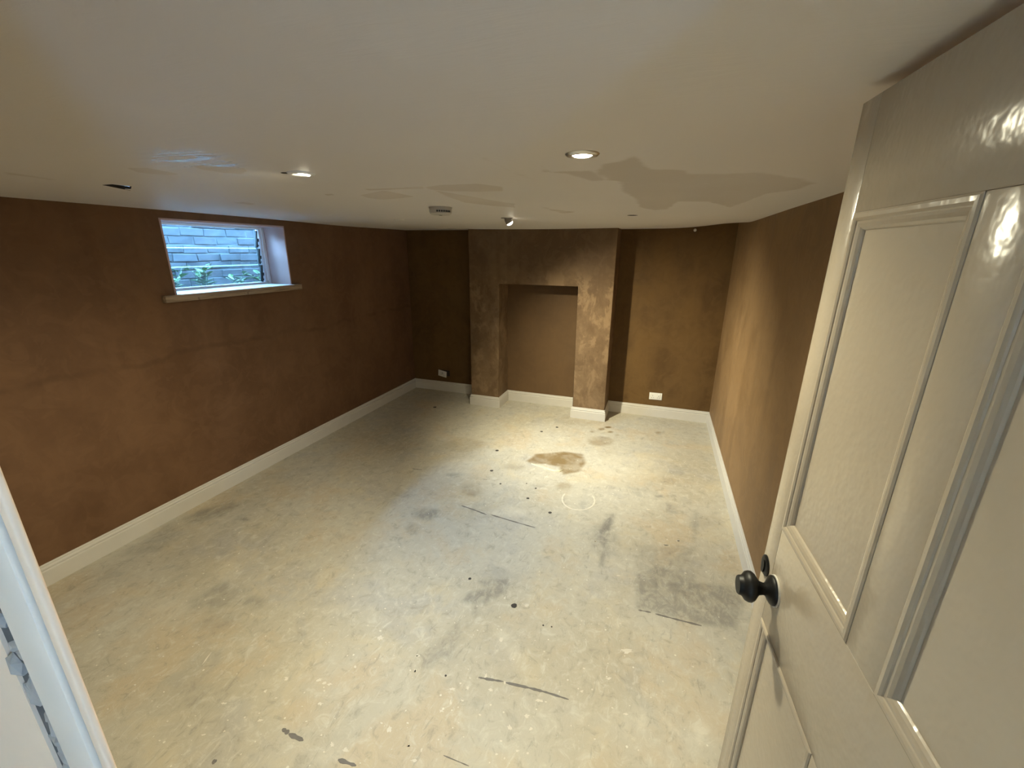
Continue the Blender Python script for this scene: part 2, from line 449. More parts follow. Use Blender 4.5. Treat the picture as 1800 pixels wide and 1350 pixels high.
# ------------------------------------------------------------------ survey of marks (room coordinates, metres)
FLOOR_MARKS = [
    ('brown', 0.95, 0.02, [(2.2,-1.636),(2.239,-1.468),(2.361,-1.401),(2.481,-1.321),(2.675,-1.309),(2.734,-1.483),(2.704,-1.673),(2.582,-1.774),(2.516,-1.644),(2.364,-1.638),(2.261,-1.676)]),
    ('brown', 0.9, 0.015, [(2.795,-0.61),(2.794,-0.626),(2.786,-0.641),(2.774,-0.652),(2.759,-0.657),(2.745,-0.656),(2.734,-0.648),(2.729,-0.634),(2.73,-0.618),(2.737,-0.603),(2.75,-0.592),(2.765,-0.586),(2.779,-0.588),(2.79,-0.596)]),
    ('brown', 1, 0.015, [(2.865,-0.524),(2.863,-0.538),(2.854,-0.552),(2.839,-0.563),(2.823,-0.569),(2.807,-0.569),(2.795,-0.563),(2.79,-0.552),(2.792,-0.538),(2.801,-0.524),(2.816,-0.513),(2.833,-0.507),(2.848,-0.507),(2.86,-0.513)]),
    ('brown', 0.9, 0.015, [(2.897,-0.653),(2.896,-0.666),(2.889,-0.679),(2.878,-0.688),(2.865,-0.693),(2.853,-0.692),(2.844,-0.685),(2.84,-0.674),(2.841,-0.662),(2.848,-0.649),(2.859,-0.639),(2.872,-0.635),(2.884,-0.636),(2.893,-0.643)]),
    ('brown', 0.7, 0.015, [(2.965,-0.718),(2.964,-0.728),(2.959,-0.738),(2.952,-0.745),(2.943,-0.748),(2.934,-0.747),(2.928,-0.742),(2.925,-0.733),(2.926,-0.723),(2.931,-0.714),(2.938,-0.706),(2.947,-0.703),(2.956,-0.704),(2.962,-0.71)]),
    ('brown', 0.6, 0.02, [(2.703,-0.713),(2.703,-0.726),(2.697,-0.738),(2.688,-0.747),(2.677,-0.751),(2.667,-0.749),(2.659,-0.742),(2.654,-0.731),(2.655,-0.719),(2.66,-0.707),(2.669,-0.698),(2.68,-0.694),(2.691,-0.695),(2.699,-0.702)]),
    ('brown', 0.7, 0.02, [(3.396,-0.487),(3.393,-0.503),(3.386,-0.517),(3.374,-0.528),(3.362,-0.533),(3.35,-0.531),(3.342,-0.522),(3.339,-0.508),(3.341,-0.492),(3.349,-0.478),(3.36,-0.467),(3.373,-0.462),(3.385,-0.464),(3.393,-0.473)]),
    ('brown', 0.55, 0.04, [(2.923,-0.904),(2.916,-0.96),(2.887,-1.013),(2.84,-1.053),(2.785,-1.073),(2.732,-1.069),(2.691,-1.043),(2.671,-0.997),(2.675,-0.941),(2.703,-0.886),(2.752,-0.844),(2.809,-0.823),(2.864,-0.827),(2.905,-0.857)]),
    ('brown', 0.4, 0.04, [(2.217,-1.752),(2.215,-1.778),(2.194,-1.804),(2.16,-1.827),(2.119,-1.842),(2.079,-1.846),(2.047,-1.839),(2.03,-1.821),(2.031,-1.796),(2.051,-1.769),(2.086,-1.745),(2.128,-1.73),(2.169,-1.726),(2.201,-1.734)]),
    ('brown', 0.5, 0.03, [(2.698,-1.945),(2.698,-1.974),(2.686,-2.001),(2.665,-2.021),(2.638,-2.031),(2.612,-2.028),(2.591,-2.012),(2.579,-1.988),(2.578,-1.959),(2.59,-1.93),(2.611,-1.909),(2.638,-1.9),(2.665,-1.903),(2.686,-1.919)]),
    ('brown', 0.35, 0.04, [(1.994,-2.266),(2.004,-2.31),(1.998,-2.351),(1.975,-2.38),(1.942,-2.392),(1.904,-2.385),(1.868,-2.36),(1.841,-2.321),(1.828,-2.276),(1.833,-2.233),(1.855,-2.202),(1.89,-2.189),(1.931,-2.198),(1.968,-2.225)]),
    ('brown', 0.3, 0.06, [(1.711,-1.449),(1.717,-1.521),(1.682,-1.591),(1.613,-1.647),(1.524,-1.68),(1.431,-1.683),(1.35,-1.655),(1.297,-1.601),(1.285,-1.53),(1.316,-1.455),(1.387,-1.394),(1.482,-1.359),(1.582,-1.358),(1.663,-1.391)]),
    ('brown', 0.3, 0.06, [(2.778,-0.318),(2.762,-0.408),(2.699,-0.497),(2.602,-0.568),(2.489,-0.61),(2.381,-0.614),(2.296,-0.58),(2.253,-0.512),(2.26,-0.422),(2.32,-0.329),(2.421,-0.251),(2.542,-0.206),(2.657,-0.204),(2.741,-0.245)]),
    ('brown', 0.3, 0.05, [(3.845,-2.058),(3.834,-2.095),(3.808,-2.131),(3.774,-2.157),(3.738,-2.17),(3.707,-2.167),(3.686,-2.148),(3.68,-2.118),(3.69,-2.08),(3.715,-2.044),(3.75,-2.016),(3.788,-2.003),(3.82,-2.006),(3.841,-2.026)]),
    ('dark', 0.6, 0.03, [(1.752,-2.076),(1.751,-2.092),(1.736,-2.11),(1.71,-2.127),(1.677,-2.139),(1.645,-2.143),(1.619,-2.14),(1.605,-2.129),(1.605,-2.113),(1.62,-2.094),(1.647,-2.077),(1.68,-2.065),(1.712,-2.061),(1.738,-2.064)]),
    ('dark', 0.6, 0.04, [(1.832,-2.678),(1.839,-2.712),(1.828,-2.746),(1.8,-2.772),(1.76,-2.786),(1.717,-2.786),(1.678,-2.771),(1.651,-2.744),(1.641,-2.709),(1.651,-2.675),(1.68,-2.647),(1.721,-2.632),(1.766,-2.633),(1.806,-2.65)]),
    ('dark', 0.4, 0.03, [(1.785,-2.898),(1.795,-2.925),(1.795,-2.949),(1.783,-2.967),(1.763,-2.974),(1.738,-2.97),(1.713,-2.954),(1.693,-2.931),(1.681,-2.904),(1.681,-2.878),(1.692,-2.86),(1.713,-2.852),(1.739,-2.857),(1.765,-2.874)]),
    ('dark', 0.8, 0.03, [(3.031,-2.26),(3.079,-2.229),(3.084,-2.407),(3.072,-2.639),(3.073,-2.838),(3.055,-2.844),(3.041,-2.607),(2.987,-2.513),(3.008,-2.41)]),
    ('dark', 0.45, 0.05, [(3.125,-2.532),(3.127,-2.617),(3.113,-2.687),(3.088,-2.732),(3.055,-2.743),(3.021,-2.72),(2.991,-2.666),(2.971,-2.588),(2.966,-2.5),(2.977,-2.42),(3.004,-2.367),(3.04,-2.354),(3.078,-2.384),(3.108,-2.448)]),
    ('dark', 0.5, 0.03, [(3.524,-1.559),(3.518,-1.586),(3.5,-1.612),(3.474,-1.632),(3.446,-1.642),(3.42,-1.641),(3.402,-1.628),(3.395,-1.606),(3.401,-1.579),(3.419,-1.553),(3.445,-1.532),(3.474,-1.522),(3.501,-1.523),(3.518,-1.537)]),
    ('dark', 0.6, 0.015, [(3.524,-1.808),(3.516,-1.819),(3.494,-1.833),(3.462,-1.848),(3.427,-1.861),(3.396,-1.868),(3.374,-1.87),(3.366,-1.865),(3.374,-1.854),(3.395,-1.839),(3.427,-1.824),(3.462,-1.812),(3.494,-1.804),(3.516,-1.802)]),
    ('dark', 0.4, 0.03, [(3.515,-2.003),(3.51,-2.039),(3.499,-2.069),(3.483,-2.09),(3.465,-2.096),(3.449,-2.087),(3.438,-2.064),(3.434,-2.032),(3.438,-1.996),(3.449,-1.964),(3.466,-1.942),(3.484,-1.936),(3.5,-1.946),(3.511,-1.97)]),
    ('dark', 0.5, 0.03, [(3.676,-2.17),(3.668,-2.256),(3.658,-2.324),(3.648,-2.363),(3.639,-2.366),(3.633,-2.334),(3.63,-2.27),(3.632,-2.185),(3.639,-2.095),(3.649,-2.017),(3.66,-1.97),(3.67,-1.967),(3.677,-2.007),(3.679,-2.08)]),
    ('dark', 0.6, 0.01, [(3.348,-2.302),(3.347,-2.308),(3.341,-2.314),(3.334,-2.319),(3.326,-2.322),(3.318,-2.323),(3.313,-2.32),(3.311,-2.316),(3.312,-2.31),(3.317,-2.304),(3.325,-2.299),(3.333,-2.296),(3.341,-2.295),(3.346,-2.298)]),
    ('dark', 0.4, 0.02, [(3.442,-2.639),(3.439,-2.649),(3.429,-2.659),(3.414,-2.668),(3.398,-2.674),(3.384,-2.675),(3.374,-2.672),(3.37,-2.665),(3.373,-2.655),(3.383,-2.645),(3.398,-2.636),(3.414,-2.63),(3.428,-2.629),(3.439,-2.632)]),
    ('dark', 0.55, 0.025, [(3.28,-2.833),(3.401,-2.69),(3.551,-2.755),(3.61,-2.79),(3.834,-2.746),(3.876,-2.851),(3.803,-3.074),(3.636,-3.105),(3.297,-3.105)]),
    ('dark', 0.25, 0.03, [(3.262,-2.544),(3.628,-2.436),(3.633,-2.8),(3.297,-3.105)]),
    ('dark', 0.6, 0.025, [(2.379,-3.211),(2.542,-3.135),(2.582,-3.211),(2.523,-3.3),(2.478,-3.381),(2.354,-3.393),(2.361,-3.324),(2.453,-3.256)]),
    ('dark', 0.4, 0.05, [(2.318,-3.771),(2.36,-3.655),(2.397,-3.56),(2.448,-3.513),(2.472,-3.641),(2.46,-3.757),(2.371,-3.823)]),
    ('dark', 0.4, 0.02, [(2.473,-3.43),(2.478,-3.446),(2.479,-3.46),(2.476,-3.469),(2.47,-3.472),(2.46,-3.467),(2.451,-3.456),(2.442,-3.441),(2.436,-3.424),(2.435,-3.409),(2.438,-3.4),(2.445,-3.397),(2.454,-3.402),(2.464,-3.414)]),
    ('dark', 0.35, 0.03, [(2.685,-3.881),(2.686,-3.888),(2.683,-3.895),(2.677,-3.901),(2.67,-3.904),(2.661,-3.903),(2.654,-3.9),(2.649,-3.894),(2.648,-3.886),(2.651,-3.879),(2.657,-3.874),(2.664,-3.871),(2.673,-3.872),(2.68,-3.875)]),
    ('dark', 0.35, 0.04, [(0.909,-3.908),(0.918,-3.804),(0.964,-3.734),(1.103,-3.738),(1.165,-3.816),(1.107,-3.885),(0.99,-3.942)]),
    ('dark', 0.4, 0.03, [(1.316,-3.77),(1.326,-3.786),(1.321,-3.803),(1.304,-3.818),(1.277,-3.828),(1.246,-3.83),(1.216,-3.825),(1.194,-3.814),(1.184,-3.798),(1.187,-3.781),(1.205,-3.765),(1.233,-3.756),(1.265,-3.753),(1.295,-3.758)]),
    ('dark', 0.25, 0.05, [(1.294,-3.923),(1.314,-3.953),(1.307,-3.984),(1.276,-4.011),(1.226,-4.028),(1.167,-4.034),(1.108,-4.026),(1.063,-4.005),(1.039,-3.976),(1.042,-3.943),(1.074,-3.914),(1.127,-3.895),(1.191,-3.89),(1.25,-3.9)]),
    ('dark', 0.5, 0.04, [(0.094,-3.378),(0.108,-3.23),(0.212,-3.085),(0.313,-3.095),(0.319,-3.241),(0.204,-3.379)]),
    ('dark', 0.3, 0.05, [(0.09,-3.791),(0.071,-3.467),(0.267,-3.498),(0.298,-3.695)]),
    ('dark', 0.3, 0.04, [(1.545,-4.284),(1.555,-4.297),(1.553,-4.311),(1.54,-4.323),(1.517,-4.331),(1.489,-4.333),(1.462,-4.33),(1.441,-4.32),(1.43,-4.307),(1.431,-4.293),(1.445,-4.28),(1.469,-4.272),(1.497,-4.27),(1.525,-4.274)]),
    ('dark', 0.6, 0.015, [(0.545,-3.216),(0.55,-3.223),(0.547,-3.232),(0.538,-3.24),(0.524,-3.245),(0.507,-3.246),(0.492,-3.244),(0.481,-3.239),(0.476,-3.231),(0.479,-3.222),(0.488,-3.215),(0.502,-3.209),(0.519,-3.208),(0.534,-3.21)]),
    ('dark', 0.2, 0.12, [(1.624,-4.216),(1.655,-4.256),(1.654,-4.296),(1.623,-4.329),(1.567,-4.349),(1.496,-4.352),(1.422,-4.339),(1.359,-4.31),(1.319,-4.27),(1.314,-4.227),(1.345,-4.189),(1.408,-4.167),(1.487,-4.165),(1.564,-4.183)]),
    ('dark', 0.25, 0.1, [(1.07,-1.479),(1.134,-1.656),(1.124,-1.809),(1.048,-1.915),(0.921,-1.962),(0.762,-1.941),(0.594,-1.853),(0.447,-1.708),(0.351,-1.527),(0.335,-1.345),(0.41,-1.207),(0.562,-1.151),(0.754,-1.191),(0.936,-1.311)]),
    ('pale', 0.7, 0.05, [(3.625,-3.687),(3.62,-3.711),(3.608,-3.732),(3.593,-3.747),(3.577,-3.753),(3.563,-3.748),(3.553,-3.734),(3.551,-3.713),(3.555,-3.689),(3.567,-3.666),(3.583,-3.65),(3.6,-3.644),(3.614,-3.65),(3.623,-3.665)]),
    ('pale', 0.5, 0.02, [(3.438,-3.682),(3.506,-3.712),(3.553,-3.746),(3.537,-3.748),(3.48,-3.725)]),
    ('pale', 0.5, 0.03, [(3.377,-3.712),(3.376,-3.733),(3.37,-3.75),(3.361,-3.762),(3.35,-3.765),(3.34,-3.76),(3.333,-3.748),(3.329,-3.729),(3.33,-3.709),(3.336,-3.69),(3.345,-3.678),(3.356,-3.674),(3.366,-3.68),(3.374,-3.694)]),
    ('pale', 0.4, 0.02, [(3.304,-3.765),(3.305,-3.784),(3.304,-3.799),(3.301,-3.809),(3.298,-3.81),(3.294,-3.803),(3.29,-3.789),(3.287,-3.771),(3.287,-3.752),(3.288,-3.736),(3.29,-3.726),(3.294,-3.724),(3.298,-3.732),(3.302,-3.746)]),
    ('pale', 0.5, 0.03, [(2.783,-3.594),(2.786,-3.614),(2.783,-3.632),(2.774,-3.644),(2.761,-3.649),(2.747,-3.645),(2.734,-3.633),(2.724,-3.615),(2.72,-3.595),(2.723,-3.576),(2.732,-3.563),(2.746,-3.558),(2.761,-3.563),(2.774,-3.576)]),
    ('pale', 0.4, 0.03, [(2.692,-3.524),(2.696,-3.545),(2.694,-3.564),(2.685,-3.577),(2.671,-3.582),(2.656,-3.578),(2.641,-3.565),(2.63,-3.545),(2.626,-3.524),(2.628,-3.504),(2.637,-3.49),(2.651,-3.485),(2.667,-3.49),(2.682,-3.504)]),
    ('pale', 0.5, 0.03, [(3.236,-3.225),(3.235,-3.242),(3.228,-3.257),(3.216,-3.268),(3.203,-3.272),(3.191,-3.27),(3.181,-3.261),(3.176,-3.247),(3.177,-3.23),(3.184,-3.215),(3.196,-3.204),(3.209,-3.199),(3.222,-3.202),(3.232,-3.211)]),
    ('pale', 0.4, 0.04, [(2.166,-2.517),(2.281,-2.391),(2.417,-2.413),(2.489,-2.495),(2.357,-2.516),(2.245,-2.556)]),
    ('pale', 0.35, 0.06, [(1.851,-1.886),(1.858,-1.951),(1.827,-2.016),(1.766,-2.067),(1.686,-2.096),(1.601,-2.098),(1.527,-2.072),(1.478,-2.021),(1.466,-1.956),(1.493,-1.888),(1.556,-1.832),(1.642,-1.801),(1.732,-1.801),(1.807,-1.831)]),
    ('pale', 0.35, 0.05, [(1.79,-2.568),(1.794,-2.592),(1.783,-2.615),(1.759,-2.635),(1.728,-2.646),(1.694,-2.647),(1.665,-2.638),(1.646,-2.62),(1.641,-2.597),(1.651,-2.573),(1.675,-2.553),(1.707,-2.541),(1.742,-2.54),(1.771,-2.55)]),
    ('pale', 0.4, 0.03, [(2.138,-4.309),(2.228,-4.237),(2.308,-4.249),(2.202,-4.278)]),
    ('pale', 0.3, 0.04, [(0.968,-3.64),(0.989,-3.665),(0.991,-3.69),(0.974,-3.71),(0.943,-3.722),(0.902,-3.722),(0.859,-3.712),(0.822,-3.692),(0.799,-3.666),(0.795,-3.64),(0.812,-3.618),(0.845,-3.606),(0.888,-3.607),(0.932,-3.618)]),
    ('pale', 0.3, 0.06, [(0.921,-3.951),(0.936,-3.972),(0.93,-3.995),(0.902,-4.017),(0.86,-4.032),(0.809,-4.038),(0.761,-4.034),(0.724,-4.021),(0.706,-4.0),(0.711,-3.976),(0.738,-3.954),(0.783,-3.938),(0.836,-3.931),(0.885,-3.936)]),
    ('pale', 0.3, 0.06, [(3.494,-1.288),(3.46,-1.402),(3.368,-1.514),(3.238,-1.604),(3.093,-1.657),(2.957,-1.664),(2.855,-1.622),(2.807,-1.538),(2.826,-1.424),(2.912,-1.303),(3.052,-1.201),(3.213,-1.142),(3.36,-1.14),(3.46,-1.193)]),
]
FLECKS = [ (3.27, -3.403, 0.048, 0.017),(2.635, -3.496, 0.01, 0.009),(2.655, -3.55, 0.018, 0.019),(2.655, -3.762, 0.009, 0.023),(2.75, -3.761, 0.006, 0.012),(2.703, -3.814, 0.015, 0.012),(2.599, -3.84, 0.009, 0.012),(3.203, -3.579, 0.018, 0.008),(3.093, -3.682, 0.013, 0.007),(2.924, -3.787, 0.026, 0.009),(2.891, -3.87, 0.016, 0.014),(2.838, -3.938, 0.016, 0.014),(2.922, -3.913, 0.012, 0.009),(2.602, -3.901, 0.009, 0.007),(2.535, -3.972, 0.013, 0.008),(2.557, -3.926, 0.007, 0.017),(2.791, -3.887, 0.006, 0.006),(2.727, -3.876, 0.009, 0.008),(2.894, -4.009, 0.009, 0.009),(2.476, -4.138, 0.009, 0.006),(2.532, -4.134, 0.007, 0.009),(3.352, -3.846, 0.005, 0.003),(3.292, -3.719, 0.016, 0.006),(3.743, -3.157, 0.014, 0.011),(3.68, -3.307, 0.008, 0.01),(3.452, -2.48, 0.023, 0.012),(3.535, -2.403, 0.017, 0.017),(2.992, -2.605, 0.012, 0.011),(3.176, -2.883, 0.015, 0.011),(2.708, -3.014, 0.006, 0.006),(2.285, -3.11, 0.005, 0.005),(2.117, -2.46, 0.009, 0.009),(2.33, -3.849, 0.009, 0.012),(2.303, -3.776, 0.015, 0.009),(2.713, -3.297, 0.023, 0.014),(2.534, -3.869, 0.022, 0.009),(2.524, -4.176, 0.018, 0.008),(2.066, -3.752, 0.02, 0.021),(1.934, -4.035, 0.018, 0.011),(1.969, -4.04, 0.014, 0.009),(1.995, -4.035, 0.015, 0.01),(1.745, -4.158, 0.009, 0.012),(1.815, -4.167, 0.009, 0.005),(2.019, -4.121, 0.016, 0.01),(2.048, -3.926, 0.009, 0.01),(1.786, -4.08, 0.014, 0.016),(0.942, -3.639, 0.009, 0.011),(2.367, -4.109, 0.018, 0.015),(1.756, -3.106, 0.009, 0.009),(2.247, -4.235, 0.023, 0.014),(2.182, -4.237, 0.014, 0.012),(2.476, -4.138, 0.006, 0.006),(2.295, -3.773, 0.011, 0.009),(2.33, -3.849, 0.005, 0.01),(1.572, -4.376, 0.013, 0.006),(1.661, -4.383, 0.013, 0.006),(1.831, -4.262, 0.016, 0.01),(1.728, -4.343, 0.008, 0.006),(1.619, -4.262, 0.017, 0.008),(2.112, -3.858, 0.005, 0.006),(2.019, -4.201, 0.008, 0.006),(1.916, -4.106, 0.005, 0.006),(2.116, -4.223, 0.007, 0.007),(1.339, -4.13, 0.006, 0.04),(2.452, -1.866, 0.028, 0.014),(3.531, -2.405, 0.024, 0.011),(3.454, -2.481, 0.027, 0.008),(2.994, -2.602, 0.012, 0.01),(3.323, -2.08, 0.019, 0.011) ]
DOTS = [ (2.646, -3.321, 0.013, 0.017),(2.614, -2.38, 0.011, 0.013),(2.397, -2.248, 0.012, 0.012),(2.325, -3.215, 0.006, 0.009),(2.835, -3.394, 0.004, 0.005),(2.477, -3.821, 0.005, 0.005),(2.88, -3.388, 0.003, 0.004),(1.853, -1.527, 0.016, 0.017),(1.955, -1.926, 0.01, 0.015),(2.111, -2.113, 0.009, 0.009),(2.319, -2.031, 0.005, 0.006),(2.415, -2.08, 0.008, 0.009),(0.67, -0.647, 0.015, 0.022),(2.279, -0.741, 0.011, 0.016),(2.148, -0.918, 0.011, 0.016) ]
LINES = [
    [(1.939,-2.524),(2.055,-2.543),(2.17,-2.569)] ,
    [(2.2,-2.558),(2.376,-2.579),(2.56,-2.598)] ,
    [(3.309,-3.117),(3.376,-3.111)] ,
    [(3.399,-3.113),(3.486,-3.114),(3.635,-3.113)] ,
    [(2.625,-3.778),(2.665,-3.772),(2.743,-3.758)] ,
    [(2.754,-3.759),(2.863,-3.747),(2.94,-3.741),(3.046,-3.739)] ,
    [(2.624,-4.122),(2.734,-4.122)] ,
    [(1.938,-2.092),(1.977,-2.088)] ,
    [(1.262,-2.14),(1.357,-2.128)] ,
    [(2.437,-1.907),(2.455,-1.828)] ,
    [(1.946,-4.257),(1.984,-4.261)] ,
    [(1.986,-4.263),(2.062,-4.263)] ,
    [(2.242,-4.272),(2.322,-4.266)] ,
    [(1.788,-4.443),(1.8,-4.431)] ,
]
CEIL_MARKS = [
    ('damp', 0.9, 0.012, [(1.596,-4.129),(1.664,-4.11),(1.638,-3.994),(1.587,-3.991),(1.539,-4.032),(1.537,-4.065)]),
    ('damp', 1, 0.012, [(1.84,-4.099),(1.883,-4.087),(1.916,-4.055),(1.962,-4.023),(1.921,-3.976),(1.852,-3.942),(1.82,-3.974),(1.805,-4.039)]),
    ('damp', 0.9, 0.02, [(0.931,-3.226),(1.032,-3.242),(1.012,-3.144),(0.926,-3.111)]),
    ('damp', 0.5, 0.03, [(1.119,-4.223),(1.084,-4.17),(1.063,-4.031),(0.99,-4.019),(1.011,-4.139),(1.003,-4.176)]),
    ('gloss', 1, 0.1, [(1.868,-4.257),(1.967,-4.287),(2.085,-4.261),(2.101,-4.187),(2.031,-4.07),(1.81,-3.857),(1.83,-4.047),(1.749,-4.07),(1.704,-4.069),(1.747,-4.153),(1.747,-4.178)]),
    ('damp', 0.8, 0.015, [(1.871,-3.336),(2.067,-3.442),(2.078,-3.423),(2.092,-3.214),(1.945,-3.165),(1.853,-3.139),(1.827,-3.231)]),
    ('damp', 0.9, 0.015, [(2.019,-3.507),(2.182,-3.497),(2.302,-3.501),(2.271,-3.448),(2.154,-3.455),(2.014,-3.457)]),
    ('damp', 0.8, 0.02, [(2.295,-3.489),(2.395,-3.529),(2.543,-3.517),(2.606,-3.412),(2.562,-3.292),(2.447,-3.297),(2.325,-3.356),(2.284,-3.419)]),
    ('damp', 0.8, 0.02, [(2.291,-3.392),(2.322,-3.274),(2.365,-3.109),(2.41,-2.881),(2.449,-2.79),(2.377,-2.578),(2.284,-2.698),(2.205,-2.91),(2.246,-3.205)]),
    ('damp', 0.9, 0.012, [(1.724,-3.406),(1.773,-3.41),(1.753,-3.367),(1.698,-3.357)]),
    ('damp', 0.45, 0.05, [(2.748,-4.144),(2.761,-3.998),(2.78,-3.768),(2.801,-3.554),(2.76,-3.405),(2.732,-3.753),(2.729,-3.922),(2.73,-4.065)]),
    ('damp', 0.7, 0.04, [(3.008,-3.682),(3.051,-3.775),(3.097,-3.799),(3.151,-3.901),(3.161,-3.867),(3.165,-3.741),(3.187,-3.652),(3.227,-3.64),(3.286,-3.612),(3.3,-3.538),(3.377,-3.503),(3.488,-3.496),(3.551,-3.441),(3.645,-3.344),(3.747,-3.173),(3.729,-3.0),(3.635,-2.9),(3.609,-2.597),(3.563,-2.269),(3.402,-2.65),(3.283,-2.681),(3.237,-2.267),(3.149,-2.202),(3.072,-2.428),(3.073,-2.85),(3.047,-3.145),(3.051,-3.431),(3.02,-3.47),(3.005,-3.585)]),
    ('damp', 0.6, 0.03, [(2.872,-3.807),(2.882,-3.695),(3.008,-3.682),(3.033,-3.466),(2.964,-3.455),(2.91,-3.638),(2.837,-3.684)]),
    ('damp', 0.5, 0.03, [(2.556,-2.667),(2.584,-2.425),(2.684,-2.219),(2.546,-2.045),(2.516,-2.524)]),
]

CEIL_HOLE = [(1.048,-3.899),(1.112,-3.9),(1.117,-3.833),(0.958,-3.744),(0.997,-3.818)]

def raster(X, Y, polys):
    """soft-edged union of polygons sampled at X, Y"""
    out = np.zeros(X.shape, np.float32)
    for st, bl, poly in polys:
        P = np.array(poly, np.float64)
        pad = bl*2 + 0.03
        sel = (X > P[:,0].min()-pad) & (X < P[:,0].max()+pad) & (Y > P[:,1].min()-pad) & (Y < P[:,1].max()+pad)
        if not sel.any(): continue
        x, y = X[sel], Y[sel]
        ins = np.zeros(x.shape, bool); d2 = np.full(x.shape, 1e9)
        n = len(P)
        for i in range(n):
            x0, y0 = P[i]; x1, y1 = P[(i+1) % n]
            c = ((y0 > y) != (y1 > y))
            xi = (x1-x0)*(y-y0)/((y1-y0) if abs(y1-y0) > 1e-12 else 1e-12)+x0
            ins ^= c & (x < xi)
            dx, dy = x1-x0, y1-y0
            tt = np.clip(((x-x0)*dx+(y-y0)*dy)/(dx*dx+dy*dy+1e-12), 0, 1)
            d2 = np.minimum(d2, (x-x0-tt*dx)**2+(y-y0-tt*dy)**2)
        d = np.sqrt(d2); d[ins] *= -1
        v = np.clip(0.5 - d/(2*max(bl, 0.004)), 0, 1)
        v = v*v*(3-2*v)*st
        out[sel] = np.maximum(out[sel], v)
    return out

def grid_mesh(name, xs, ys, zfun, chans, skip=None, flip=False):
    X, Y = np.meshgrid(xs, ys)
    Z = zfun(X, Y)
    nx, ny = len(xs), len(ys)
    co = np.stack([X, Y, Z], -1).reshape(-1, 3).astype(np.float32)
    idx = np.arange(nx*ny).reshape(ny, nx)
    q = np.stack([idx[:-1,:-1], idx[:-1,1:], idx[1:,1:], idx[1:,:-1]], -1)
    if flip: q = q[..., ::-1]
    if skip is not None:
        cx = (X[:-1,:-1]+X[1:,1:])/2; cy = (Y[:-1,:-1]+Y[1:,1:])/2
        q = q[~skip(cx, cy)]
    q = q.reshape(-1, 4).astype(np.int32)
    me = bpy.data.meshes.new(name)
    me.vertices.add(len(co)); me.vertices.foreach_set('co', co.ravel())
    me.loops.add(q.size); me.loops.foreach_set('vertex_index', q.ravel())
    me.polygons.add(len(q)); me.polygons.foreach_set('loop_start', np.arange(0, q.size, 4, dtype=np.int32))
    me.polygons.foreach_set('loop_total', np.full(len(q), 4, np.int32))
    me.polygons.foreach_set('use_smooth', np.ones(len(q), bool))
    me.update(calc_edges=True)
    col = np.zeros((len(co), 4), np.float32); col[:, 3] = 1
    for i, ch in enumerate(chans):
        col[:, i] = raster(X, Y, ch).ravel()
    a = me.color_attributes.new('marks', 'FLOAT_COLOR', 'POINT')
    a.data.foreach_set('color', col.ravel())
    return me

# ------------------------------------------------------------------ structure: floor
def fmarks(k): return [(s, b, p) for c, s, b, p in FLOOR_MARKS if c == k]
xs = np.linspace(-0.02, 3.97, 320); ys = np.linspace(-4.98, 0.02, 400)
floor = struct(obj('floor', grid_mesh('floor', xs, ys, lambda X, Y: 0*X,
               [fmarks('brown'), fmarks('dark'), fmarks('pale')]), M['floor']),
               'worn beige concrete floor with paint flecks and stains')
struct(obj('floor_slab', box_mesh('floor_slab', -0.36, 4.1, -5.0, 0.15, -0.12, -0.004), M['mortar']), 'concrete slab under the screed')

# ------------------------------------------------------------------ structure: ceiling
def ceil_z(X, Y):
    z = H + 0*X
    z = z - 0.018*np.exp(-((X-1.9)/1.0)**2*0.7 - ((Y+0.35)/0.5)**2)
    z = z + 0.040*np.exp(-((X-3.95)/0.40)**2 - (Y/0.45)**2)
    z = z + 0.012*np.exp(-((X-3.95)/0.30)**2)*np.clip((Y+4.0)/2, 0, 1)
    z = z - 0.010*np.exp(-((X-0.0)/0.25)**2)*np.exp(-((Y+1.2)/0.7)**2)
    return z
xs = np.linspace(-0.02, 3.98, 268); ys = np.linspace(-4.98, 0.02, 334)
HOLES = [CEIL_HOLE,
         [(2.995+0.036*math.cos(a), -1.845+0.036*math.sin(a)) for a in np.linspace(0, 2*math.pi, 20, endpoint=False)],
         [(2.045+0.040*math.cos(a), -1.800+0.040*math.sin(a)) for a in np.linspace(0, 2*math.pi, 20, endpoint=False)]]
tiles = []
for hp in HOLES:
    a = np.array(hp)
    i0 = np.searchsorted(xs, a[:,0].min()-0.02)-1; i1 = np.searchsorted(xs, a[:,0].max()+0.02)
    j0 = np.searchsorted(ys, a[:,1].min()-0.02)-1; j1 = np.searchsorted(ys, a[:,1].max()+0.02)
    tiles.append((xs[i0], xs[i1], ys[j0], ys[j1]))
def in_tile(cx, cy):
    r = np.zeros(cx.shape, bool)
    for x0, x1, y0, y1 in tiles:
        r |= (cx > x0) & (cx < x1) & (cy > y0) & (cy < y1)
    return r
def cmarks(k): return [(s, b, p) for c, s, b, p in CEIL_MARKS if c == k]
ceiling = struct(obj('ceiling', grid_mesh('ceiling', xs, ys, ceil_z, [cmarks('damp'), cmarks('gloss'), []], skip=in_tile, flip=True), M['ceiling']),
                 'white painted ceiling with drying damp patches')
